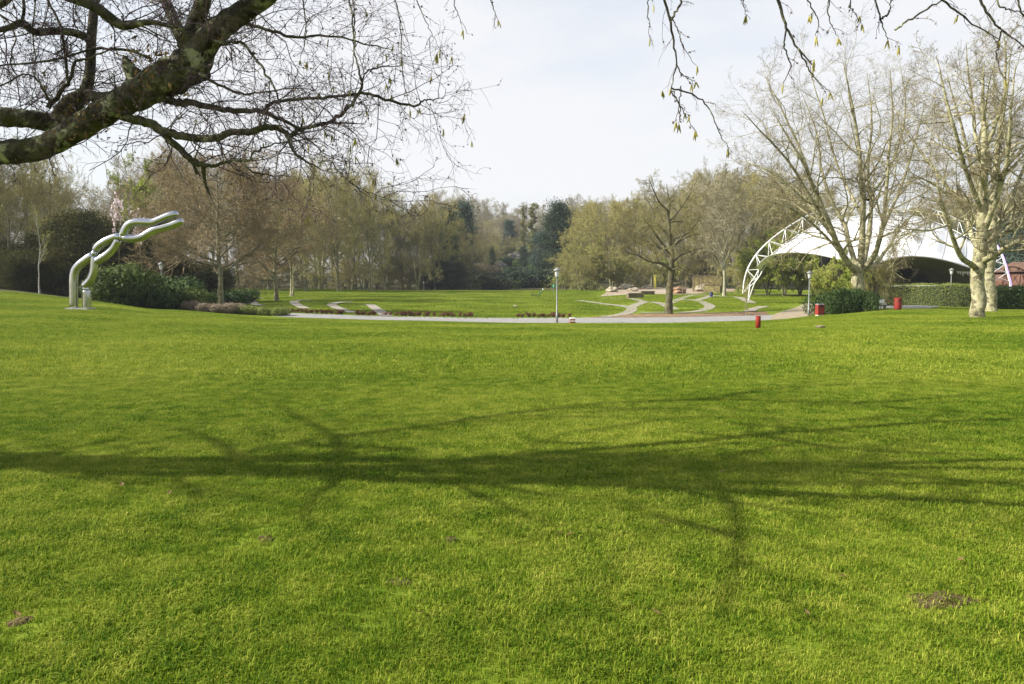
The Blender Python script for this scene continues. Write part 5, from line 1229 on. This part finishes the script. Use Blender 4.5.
bird('duck', 820.5, 328.9, .42, 'brown duck resting on the lawn below the square red bin', 'feather', 'bird', 3.0, True)

# ------------------------------------------------------------------ overhanging tree (trunk off to the left)
def hero():
    rng = np.random.default_rng(100)
    base = np.array([-9.6, 6.6, 0.0]); e = thing('overhanging_tree', 'lichen-covered tree whose branches hang into the top of the view from the left', 'tree', tuple(base))
    W = lambda px, py, d: np.array(P(px, py, d)[:]) - base
    def GS(px, py, z):   # point at height z whose sun shadow falls on that pixel
        p_ = hit(px, py); k = z / math.tan(SUN_EL); return np.array([p_.x + SH.x * k, p_.y + SH.y * k, z]) - base
    tr = Geo(); br = Geo(); tg = Geo()
    trunk = catmull([(0, 0, -.3), (.02, 0, .4), (.1, -.02, 1.2), (.25, -.05, 2.0), (.3, 0, 2.6)], 16)
    tr.tubes(trunk, np.interp(np.linspace(0, 1, 16), [0, .12, .3, 1], [.55, .40, .33, .30]), 18)
    heads = []
    def limb(pts, rads, n=None, S=8, wob=0.0, twig=True, geo=None):
        n = n or max(10, len(pts) * 4); c = catmull(pts, n); r = np.interp(np.linspace(0, 1, n), np.linspace(0, 1, len(rads)), rads)
        if S >= 12: r = r * (1 + .05 * np.sin(np.arange(n) * 1.9) + rng.normal(size=n) * .03)
        if wob: c[1:-1] += rng.normal(size=(n - 2, 3)) * wob
        (geo or br).tubes(c, r, S)
        if twig: heads.append((c, r))
    m_ = 6.6 / F   # metres per pixel at the branch
    # main visible limb
    limb([(.2, 0, 2.2), (1.6, .0, 2.45), W(-160, 166, 6.7), W(-60, 161, 6.7), W(0, 153, 6.65), W(40, 148, 6.6), W(78, 128, 6.55), W(112, 108, 6.5), W(142, 92, 6.5), W(172, 76, 6.45), W(193, 62, 6.4), W(208, 40, 6.35), W(228, 22, 6.3), W(252, 6, 6.25), W(300, -28, 6.1), W(370, -70, 6.0), W(470, -110, 5.8)],
         [.25, .2, .13, 12.5*m_, 12*m_, 11.5*m_, 12*m_, 13*m_, 15*m_, 17.5*m_, 17*m_, 12*m_, 10.5*m_, 9.5*m_, 8*m_, 6*m_, 4*m_], n=90, S=18)
    # knobs and stubs on the main limb
    for px, py, r_, l_ in ((135, 76, 9, (-.05, -.06, .10)), (160, 80, 12, (.02, -.08, .04)), (200, 72, 11, (.08, -.03, -.05)), (128, 66, 6, (-.02, -.02, .08))):
        a = W(px, py, 6.5); limb([a - np.array(l_), a, a + np.array(l_) * .9], [r_*m_*.9, r_*m_, r_*m_*.35], n=8, S=10, twig=False)
    limb([W(-140, 120, 6.6), W(-60, 114, 6.55), W(0, 117, 6.55), W(30, 119, 6.6), W(58, 124, 6.7), W(74, 122, 6.6)], [9*m_, 9*m_, 9.5*m_, 9*m_, 10*m_, 8*m_], n=40, S=12)
    limb([(.25, .1, 2.5), W(-260, 128, 6.6), W(-140, 120, 6.6)], [.12, .1, 9*m_], n=10, S=10, twig=False)
    limb([W(60, 122, 6.65), W(72, 104, 6.65), W(85, 92, 6.65), W(90, 70, 6.7), W(91, 45, 6.75), W(93, 20, 6.8), W(97, -20, 6.9), W(110, -90, 7.2)], [11*m_, 10*m_, 6*m_, 5*m_, 4.6*m_, 4.5*m_, 4*m_, 2*m_], n=40, S=10)
    limb([W(85, 92, 6.65), W(98, 98, 6.6), W(112, 98, 6.55), W(122, 104, 6.5)], [5*m_, 6*m_, 6*m_, 5*m_], S=9, twig=False)
    limb([W(92, 40, 6.75), W(75, 33, 6.7), W(55, 31, 6.6), W(35, 32, 6.3), W(22, 23, 6.2), W(8, 28, 6.1), W(-15, 30, 6.1), W(-60, 18, 6.0)], [4*m_, 4*m_, 3.6*m_, 3.4*m_, 3.4*m_, 2.8*m_, 2.2*m_, m_], n=36, S=8)
    limb([W(-40, -40, 6.2), W(20, -20, 6.2), W(68, -4, 6.2), W(92, 5, 6.2), W(108, 16, 6.2), W(124, 26, 6.2), W(150, 22, 6.1), W(185, 30, 6.1)], [6*m_, 5.5*m_, 5*m_, 5*m_, 4.6*m_, 4*m_, 2.4*m_, 1*m_], n=30, S=8)
    limb([W(-30, 12, 7.3), W(0, 4, 7.2), W(16, -10, 7.2)], [4*m_, 4.5*m_, 4*m_], S=8, twig=False)
    limb([W(188, 48, 6.4), W(176, 26, 6.5), W(168, 6, 6.6), W(160, -14, 6.7), W(150, -80, 7.0)], [7*m_, 6*m_, 5*m_, 5*m_, 2*m_], S=10)
    limb([W(186, 50, 6.4), W(193, 30, 6.35), W(201, 8, 6.3), W(207, -15, 6.2), W(225, -80, 6.1)], [9*m_, 8*m_, 7.5*m_, 7*m_, 3*m_], S=10)
    # lower right boughs
    limb([W(108, 112, 6.5), W(122, 116, 6.46), W(136, 120, 6.4), W(152, 124, 6.3), W(163, 132, 6.25), W(182, 136, 6.2), W(205, 138.5, 6.1), W(220, 137, 6.0), W(228, 133, 6.0), W(250, 131.5, 5.95), W(272, 127.5, 5.9), W(284, 131, 5.9), W(290, 141, 5.85), W(294, 152, 5.8), W(306, 161, 5.8), W(318, 167, 5.75)],
         [4*m_, 4.5*m_, 4.3*m_, 4.2*m_, 4*m_, 3.6*m_, 3.3*m_, 3.1*m_, 3*m_, 2.8*m_, 2.4*m_, 2*m_, 1.4*m_, 1*m_, .6*m_], n=70, S=9, wob=.004)
    limb([W(155, 126, 6.3), W(170, 140, 6.25), W(186, 155, 6.2), W(198, 163, 6.2), W(212, 166, 6.15), W(228, 161, 6.1), W(248, 160, 6.1), W(254, 153, 6.1), W(270, 146, 6.0), W(292, 141, 6.0), W(320, 138, 5.9)],
         [3.5*m_, 3.4*m_, 3.0*m_, 2.8*m_, 1.6*m_, 1.4*m_, 1.3*m_, 1*m_, .7*m_, .6*m_, .4*m_], n=50, S=8, wob=.005)
    limb([W(190, 158, 6.2), W(194, 166, 6.2), W(197, 174, 6.2)], [1.8*m_, 1.5*m_, 1.6*m_], S=7, twig=False)
    limb([W(203, 165, 6.2), W(204, 176, 6.2), W(206, 186, 6.2), W(210, 195, 6.2)], [2.4*m_, 1.6*m_, 1.2*m_, .9*m_], S=7, twig=False)
    limb([W(243, 161, 6.1), W(250, 170, 6.1), W(266, 175, 6.1), W(292, 177, 6.0)], [.9*m_, .9*m_, .7*m_, .4*m_], S=6, wob=.004)
    limb([W(165, 100, 6.4), W(180, 103, 6.5), W(190, 103, 6.5), W(215, 108, 6.55), W(240, 111, 6.6), W(262, 112, 6.6), W(280, 119, 6.6), W(298, 127, 6.6), W(302, 124, 6.6)], [4*m_, 3.6*m_, 3.2*m_, 2.8*m_, 2.6*m_, 2.3*m_, 1.8*m_, 1.3*m_, .8*m_], n=46, S=8, wob=.004)
    limb([W(262, 112, 6.6), W(272, 103, 6.6), W(290, 100, 6.6), W(320, 98, 6.55), W(345, 95, 6.5), W(366, 94, 6.5), W(385, 99, 6.4), W(402, 104, 6.4), W(416, 106, 6.4), W(424, 101, 6.3), W(434, 99, 6.3), W(444, 98, 6.3)], [2*m_, 1.7*m_, 1.6*m_, 1.5*m_, 1.4*m_, 1.5*m_, 1.4*m_, 1.3*m_, 1.1*m_, .8*m_, .6*m_, .3*m_], n=54, S=7, wob=.004)
    limb([W(288, 138, 5.87), W(296, 131, 5.9), W(312, 126, 6.0), W(328, 123, 6.1), W(342, 113, 6.2), W(352, 103, 6.3), W(361, 90, 6.4), W(362, 82, 6.4), W(358, 68, 6.5), W(354, 50, 6.6), W(352, 20, 6.7), W(345, -20, 6.8)], [2.2*m_, 2*m_, 1.8*m_, 1.7*m_, 1.6*m_, 1.5*m_, 1.4*m_, 1.2*m_, 1*m_, .8*m_, .8*m_, .8*m_], n=50, S=7, wob=.005)
    limb([W(328, 123, 6.1), W(345, 123, 6.1), W(362, 124, 6.1)], [1.1*m_, .9*m_, .4*m_], S=6)
    limb([W(361, 84, 6.4), W(366, 72, 6.4), W(380, 67, 6.4), W(400, 66, 6.3)], [.9*m_, .8*m_, .6*m_, .4*m_], S=6, wob=.004)
    limb([W(318, 163, 5.8), W(330, 161, 5.8), W(345, 178, 5.8), W(362, 190, 5.8), W(385, 198, 5.75), W(410, 214, 5.7)], [.6*m_, .7*m_, .6*m_, .5*m_, .5*m_, .25*m_], S=6, wob=.005)
    limb([W(236, 20, 6.3), W(258, 27, 6.3), W(275, 32, 6.3), W(295, 37, 6.4), W(330, 36, 6.4), W(365, 44, 6.5), W(395, 50, 6.5)], [1.8*m_, 1.6*m_, 1.5*m_, 1.3*m_, 1*m_, .8*m_, .4*m_], n=30, S=7, wob=.005)
    limb([W(206, 38, 6.3), W(222, 42, 6.2), W(243, 44, 6.2), W(258, 62, 6.1), W(272, 82, 6.1), W(282, 110, 6.1)], [1.8*m_, 1.5*m_, 1.4*m_, 1.2*m_, 1*m_, .7*m_], n=26, S=7, wob=.005)
    limb([W(200, 74, 6.3), W(215, 83, 6.2), W(242, 94, 6.2), W(262, 92, 6.1), W(300, 88, 6.1)], [2*m_, 1.3*m_, 1.1*m_, .8*m_, .5*m_], n=22, S=7, wob=.005)
    # left twigs through the gap
    limb([W(-20, 68, 6.2), W(5, 65, 6.3), W(40, 62, 6.4), W(70, 55, 6.5), W(95, 49, 6.6), W(125, 50, 6.6), W(150, 58, 6.5)], [.8*m_, .9*m_, 1*m_, 1.1*m_, 1.2*m_, 1.4*m_, 1.5*m_], S=6, wob=.004)
    limb([W(48, 108, 6.5), W(60, 92, 6.5), W(70, 80, 6.5), W(76, 62, 6.5), W(95, 57, 6.4), W(112, 47, 6.4)], [2.6*m_, 2.2*m_, 1.8*m_, 1.3*m_, 1*m_, .7*m_], S=7, wob=.004)
    limb([W(68, 82, 6.5), W(65, 55, 6.5), W(60, 25, 6.5), W(48, 0, 6.5), W(40, -20, 6.5)], [1.2*m_, 1.5*m_, 1.2*m_, 1.2*m_, 1*m_], S=6, wob=.004)
    limb([W(50, 104, 6.4), W(40, 84, 6.3), W(28, 74, 6.3), W(12, 80, 6.2), W(-10, 92, 6.2)], [1.2*m_, 1*m_, .8*m_, .8*m_, .5*m_], S=6, wob=.004)
    limb([W(36, -10, 6.4), W(33, 30, 6.4), W(35, 70, 6.3), W(31, 110, 6.3)], [.7*m_, .7*m_, .5*m_, .3*m_], S=5, wob=.006)
    limb([W(-10, 5, 6.4), W(15, 32, 6.4), W(10, 60, 6.3), W(18, 78, 6.3)], [.8*m_, .8*m_, .7*m_, .5*m_], S=5, wob=.006)
    limb([W(22, 22, 6.45), W(24, 8, 6.4), W(21, -20, 6.4)], [1.6*m_, 1.4*m_, 1.2*m_], S=6)
    n_vis = len(heads)
    # hanging sprays at the top right: they come down from the high boughs
    spr = []
    def spray(pts, d, r=.9):
        spr.append(catmull([W(x, y, d + .02 * i) for i, (x, y) in enumerate(pts)], 14)); limb([W(x, y, d + .02 * i) for i, (x, y) in enumerate(pts)], [r*m_*.9, r*m_*.7, r*m_*.3], n=22, S=5, wob=.004, twig=False)
    spray([(655, -60), (660, -20), (668, 12), (673, 40), (676, 62), (671, 88)], 5.6, 1.5)
    spray([(671, 88), (690, 93), (706, 104), (716, 125), (728, 148)], 5.6, .9)
    spray([(671, 90), (680, 108), (679, 124)], 5.6, .7); spray([(672, 91), (684, 112), (695, 131)], 5.6, .6); spray([(681, 86), (680, 100), (676, 122)], 5.6, .6)
    spray([(676, 64), (684, 76), (696, 82)], 5.6, .7); spray([(668, 12), (678, 30), (683, 46), (697, 66)], 5.6, .6); spray([(672, 20), (684, -5), (688, -30)], 5.6, 1.2)
    spray([(648, -20), (648, 10), (650, 38)], 5.6, .6); spray([(740, -20), (744, 5), (746, 15)], 5.7, .6)
    spray([(765, -50), (775, -10), (782, 12), (788, 30), (798, 48), (813, 66)], 5.4, 1.7); spray([(786, 26), (784, 45), (790, 66), (783, 84)], 5.4, .9); spray([(798, 48), (812, 74), (830, 92)], 5.4, .8)
    spray([(800, -30), (808, 0), (818, 20), (816, 36)], 5.5, .8); spray([(835, -30), (828, 10), (838, 38)], 5.5, .8); spray([(872, -40), (876, 0), (882, 24), (888, 40)], 5.5, 1.0); spray([(880, 20), (890, 10), (888, -20)], 5.5, .9)
    spray([(895, 30), (915, 16), (945, -2), (965, -20)], 5.3, 1.0); spray([(850, -20), (852, 8), (862, 24)], 5.5, .6)
    spray([(960, -50), (975, -10), (988, 14), (1002, 30), (1030, 50)], 5.2, 1.4); spray([(925, -40), (940, -5), (968, 20), (1000, 40)], 5.3, 1.2); spray([(1002, 30), (996, 55), (1004, 80)], 5.2, .8); spray([(1015, -30), (1020, 10), (1040, 30)], 5.1, 1.0); spray([(985, -40), (1000, 5), (1030, 12)], 5.2, 1.0)
    spray([(440, -30), (455, 5), (463, 30)], 5.8, .6); spray([(484, -30), (492, 5), (498, 20)], 5.7, .7); spray([(300, -20), (306, 30), (300, 60)], 6.2, .8); spray([(385, -30), (400, 20), (402, 70), (410, 110)], 6.0, .7)
    spray([(350, -30), (355, 30), (350, 90)], 6.1, .8); spray([(410, -20), (425, 20), (440, 50)], 5.9, .6)
    # high crown (off the top of the frame); its boughs cast the shadows across the lawn
    hz = []
    def bough(pts, rads, tw=True):
        c = [GS(*p) if len(p) == 3 else np.array(p[:3]) for p in pts]
        limb(c, rads, n=40, S=9, twig=False)
        if tw: hz.append((catmull(c, 9), np.interp(np.linspace(0, 1, 9), np.linspace(0, 1, len(rads)), rads)))
    tip = (.3, 0, 2.4, 0)
    bough([tip, (.6, .1, 3.6, 0), GS_(-120, 462, 5.0, GS), GS_(0, 468, 5.1, GS), GS_(120, 476, 5.2, GS), GS_(300, 480, 5.3, GS), GS_(420, 486, 5.3, GS), GS_(560, 491, 5.2, GS), GS_(700, 497, 5.0, GS), GS_(850, 503, 4.9, GS), GS_(1000, 515, 4.8, GS), GS_(1100, 522, 4.8, GS)], [.22, .16, .10, .095, .10, .11, .11, .10, .09, .07, .05, .025])
    bough([GS_(250, 479, 5.3, GS), GS_(400, 472, 5.8, GS), GS_(520, 463, 6.0, GS), GS_(640, 461, 6.2, GS), GS_(740, 470, 6.3, GS), GS_(880, 476, 6.3, GS), GS_(1040, 490, 6.3, GS)], [.10, .10, .09, .085, .07, .05, .03])
    bough([GS_(520, 463, 6.0, GS), GS_(640, 452, 6.5, GS), GS_(760, 440, 7.0, GS), GS_(900, 428, 7.3, GS), GS_(1050, 420, 7.5, GS)], [.085, .08, .07, .06, .04])
    bough([GS_(330, 478, 5.3, GS), GS_(345, 455, 6.0, GS), GS_(335, 438, 6.6, GS), GS_(300, 420, 7.2, GS), GS_(280, 405, 7.6, GS)], [.06, .05, .04, .03, .015])
    bough([(.2, -.55, 4.5, 0), (1.0, -.2, 6.0, 0), GS_(300, 448, 7.4, GS), GS_(420, 432, 7.8, GS), GS_(560, 412, 8.2, GS), GS_(700, 402, 8.6, GS), GS_(850, 406, 8.8, GS), GS_(1000, 395, 9.0, GS)], [.09, .06, .05, .055, .06, .06, .045, .02])
    bough([GS_(640, 461, 6.2, GS), GS_(700, 478, 6.0, GS), GS_(728, 500, 5.8, GS), GS_(742, 540, 5.6, GS), GS_(738, 590, 5.4, GS), GS_(724, 640, 5.3, GS)], [.055, .05, .04, .028, .02, .012])
    for k_ in range(8):   # finer boughs spread through the high crown
        x0 = rng.uniform(300, 900); y0 = rng.uniform(405, 495); z0_ = np.interp(y0, [400, 495], [8.4, 5.4]); a_ = rng.uniform(-1, 1)
        bough([GS_(x0, y0, z0_, GS), GS_(x0 + 50, y0 - 9 * a_, z0_ + .2, GS), GS_(x0 + 110, y0 - 15 * a_ + rng.uniform(-4, 4), z0_ + .5, GS), GS_(x0 + 190, y0 - 22 * a_ + rng.uniform(-6, 6), z0_ + .6, GS)], [.035, .032, .026, .012])
    bough([GS_(742, 545, 5.6, GS), GS_(700, 540, 5.8, GS), GS_(655, 525, 6.1, GS)], [.05, .04, .025])
    bough([GS_(760, 440, 7.0, GS), GS_(860, 455, 6.8, GS), GS_(980, 462, 6.8, GS)], [.06, .05, .03])
    bough([GS_(200, 479, 5.2, GS), GS_(235, 460, 6.2, GS), GS_(215, 443, 7.0, GS), GS_(180, 432, 7.6, GS)], [.05, .045, .035, .02])
    bough([GS_(700, 402, 8.6, GS), GS_(800, 388, 9.4, GS), GS_(950, 384, 10, GS)], [.05, .04, .02])
    bough([tip, (.2, -.55, 4.5, 0), (.1, -1.3, 7.0, 0), (-.2, -2.3, 9.5, 0), (-.6, -2.8, 12, 0)], [.20, .15, .10, .06, .03])
    bough([tip, (-.6, -.2, 4.0, 0), (-2.2, -.6, 6.2, 0), (-4.0, -.8, 8.0, 0)], [.18, .14, .08, .03])
    # carrier bough for the hanging sprays (above the frame)
    limb([GS(420, 486, 5.3), W(300, -150, 6.2), W(430, -110, 6.0), W(560, -90, 5.8), W(660, -70, 5.6), W(770, -60, 5.45), W(880, -55, 5.35), W(980, -60, 5.2), W(1080, -60, 5.1)], [.07, .06, .055, .05, .04, .035, .03, .02, .012], n=50, S=8, twig=False)
    # ---- twigs of the visible limbs
    allseg = []
    ends = []
    for c, r in heads[:n_vis]:
        L = np.linalg.norm(np.diff(c, axis=0), axis=1).sum(); n = max(3, int(L / .076)); big = r.max() > .06
        if big: n = int(n * .55)
        C, R = children(c[None, ::1], r[None], n, rng, .05, 1.0, (35, 85), 1, 7, .26, .03, .35, .3, 0, Ls=np.full(1, rng.uniform(.42, .62)), rmin=.0028)
        R = np.minimum(R, .0055 * np.linspace(1, .5, 7)); allseg.append((C, R))
    C1 = np.concatenate([a for a, _ in allseg]); R1 = np.concatenate([b for _, b in allseg])
    k = rng.uniform(size=len(C1)) < .9; C1, R1 = C1[k], R1[k]
    tg.tubes(C1, R1, 4)
    C2, R2 = children(C1, R1, 6, rng, .2, 1.0, (30, 75), .55, 6, .22, -.04, .7, .5, .3, rmin=.0017); tg.tubes(C2, R2, 3)
    C3, R3 = children(C2, R2, 3, rng, .2, 1.0, (30, 70), .55, 4, .2, -.14, .8, .6, .3, rmin=.0013); tg.tubes(C3, R3, 3)
    # spray twigs
    S_ = np.array(spr); SR = np.full(S_.shape[:2], .003)
    A1, AR = children(S_, SR, 4, rng, .15, 1, (25, 60), .28, 5, .2, -.12, .8, .4, .3, rmin=.0014); tg.tubes(A1, AR, 3)
    A2, AR2 = children(A1, AR, 2, rng, .3, 1, (25, 60), .5, 4, .2, -.15, .8, .5, .3, rmin=.0011); tg.tubes(A2, AR2, 3)
    # high crown twigs
    for c, r in hz:
        L = np.linalg.norm(np.diff(c, axis=0), axis=1).sum(); n = max(5, int(L / .5))
        D1, DR = children(c[None], r[None], n, rng, .3, 1, (30, 65), 1, 6, .16, .05, .35, .25, 0, Ls=np.full(1, 1.7), rmin=.010)
        D1[..., 2] = np.maximum(D1[..., 2], D1[:, :1, 2] - .1); br.tubes(D1, DR, 5)
        D2, DR2 = children(D1, DR, 5, rng, .2, 1, (30, 60), .55, 5, .18, .04, .5, .3, .3, rmin=.003); tg.tubes(D2, DR2, 3)
        D3, DR3 = children(D2, DR2, 6, rng, .2, 1, (30, 60), .5, 4, .2, .0, .6, .4, .3, rmin=.0016); tg.tubes(D3, DR3, 3)
    link('trunk', tr.mesh('hero_trunk', [M['hbark']], True), e); link('branches', br.mesh('hero_branches', [M['hbark']], True), e); link('twigs', tg.mesh('hero_twigs', [M['htwig']]), e)
    # catkins: short hanging clusters at twig tips
    ck = Geo(); bd = Geo()
    def project(p):
        w = p + base; y = w[..., 1]; return 512 + F * (w[..., 0] / (y * CP + (EYE - w[..., 2]) * SP)), None
    CK = []
    def catkins(tips, sz=1.0):
        for tpt in tips:
            g1 = Geo()
            for _ in range(rng.integers(2, 5)):
                l = rng.uniform(.045, .075) * sz; d = np.array([rng.normal() * .22, rng.normal() * .22, -1]); d /= np.linalg.norm(d)
                c = np.array([tpt, tpt + d * l * .15, tpt + d * l * .7, tpt + d * l]); g1.tubes(c, np.array([.0012, .0048, .0048, .0015]) * sz, 6)
            CK.append(g1)
    T3 = C3[:, -1]; px3, _ = project(T3)
    ends_ok = T3[:, 2] > 1.5
    sel = np.where((px3 > 300) & ends_ok)[0]; sel = rng.choice(sel, 44, replace=False); catkins(T3[sel], 1.05)
    sel = np.where((px3 <= 300) & (px3 > 0) & ends_ok)[0]; sel = rng.choice(sel, 10, replace=False); catkins(T3[sel], .8)
    catkins(A2[rng.choice(len(A2), 14, replace=False), -1], .9); catkins(np.array([s[-1] for s in spr])[:30], 1.0)
    for g1 in CK[:98]: link('catkin', g1.mesh('catkin', [M['catkin']], True), e)
    # small buds / cones along the twigs
    allp = np.concatenate([C3.reshape(-1, 3), A2.reshape(-1, 3), A1.reshape(-1, 3)]); kk = rng.choice(len(allp), min(4200, len(allp)), replace=False); bd.leaves(allp[kk], .022, rng, aspect=.6, droop=.4)
    tag(link('buds', bd.mesh('buds', [M['bud']]), e), None, None, kind='stuff')
    # withered leaves caught on the limb
    dl = Geo()
    for px, py, n, s in ((152, 66, 34, .10), (158, 82, 22, .09), (145, 52, 14, .10), (84, 118, 22, .09), (90, 124, 12, .07), (228, 44, 8, .06), (66, 132, 10, .07), (175, 50, 8, .08)):
        c = W(px, py, 6.28) + rng.normal(size=(n, 3)) * np.array([s, s * .5, s * 1.0]); dl.leaves(c, .06, rng, droop=.5, aspect=.35)
    tag(link('withered_leaves', dl.mesh('withered', [M['deadleaf']]), e), None, None, kind='stuff')
def GS_(px, py, z, f):
    v = f(px, py, z); return (v[0], v[1], v[2], 0)
hero()

# ------------------------------------------------------------------ fallen leaves on the lawn
LV = [(122, 492, 'left of the middle, under the shadow'), (560, 547, 'in the middle of the lower lawn'), (570, 546, 'beside another leaf in the lower middle'), (842, 588, 'pale, above the bare patch'), (662, 537, 'right of the middle below the shadow'), (722, 482, 'inside the branch shadow at right'),
      (880, 487, 'tan, right end of the shadow'), (960, 568, 'near the right edge'), (648, 466, 'in the shadow band, right of middle'), (322, 415, 'farthest, beside a faint shadow'), (656, 631, 'orange, low in the middle right'), (18, 640, 'in the lower left corner'), (170, 505, 'curled, left part of the lawn'), (806, 640, 'small, lower right'), (420, 640, 'lowest in the middle')]
rl = np.random.default_rng(77)
for i, (px, py, lab) in enumerate(LV):
    p_ = hit(px, py); bm = bmesh.new(); L = .028 + .01 * rl.uniform()
    prof = [(-1, 0), (-.5, .35), (0, .5), (.5, .38), (1, 0)]; up_ = []; dn = []
    for t, w in prof:
        z = .35 * t * t * .3
        up_.append(bm.verts.new((t * L, w * L, z * L + .15 * w * L))); 
        dn.append(bm.verts.new((t * L, -w * L, z * L + .15 * w * L)) if w else up_[-1])
    mid = [up_[0]] + [bm.verts.new((t * L, 0, .1 * t * t * L - .003)) for t, w in prof[1:-1]] + [up_[-1]]
    for k in range(4):
        for A_, B_ in ((up_, mid), (mid, dn)):
            vs_ = []
            for v in (A_[k], A_[k+1], B_[k+1], B_[k]):
                if v not in vs_: vs_.append(v)
            if len(vs_) > 2: bm.faces.new(vs_)
    me = bpy.data.meshes.new('fallen_leaf'); bm.to_mesh(me); bm.free(); me.materials.append(M['deadleaf'])
    o = link('fallen_leaf', me, None, (p_.x, p_.y, gz(p_.x, p_.y) + .045), (rl.uniform(-.4, .4), rl.uniform(-.4, .4), rl.uniform(0, 6))); tag(o, 'dry brown leaf on the grass, ' + lab, 'leaf', 'fallen leaves on the lawn')

# ------------------------------------------------------------------ thin spring haze
hz_ = Geo(); hz_.box((0, 480, 35), (1700, 1200, 110)); hm = bpy.data.materials.new('haze'); hm.use_nodes = True
N = hm.node_tree.nodes; N.remove(N['Principled BSDF']); pv = N.new('ShaderNodeVolumePrincipled')
pv.inputs['Color'].default_value = (0.86, 0.92, 1.0, 1); pv.inputs['Density'].default_value = HAZE; pv.inputs['Anisotropy'].default_value = 0.2
hm.node_tree.links.new(pv.outputs[0], N['Material Output'].inputs['Volume'])
tag(link('haze', hz_.mesh('haze', [hm])), 'thin pale haze over the park', 'haze', kind='stuff')
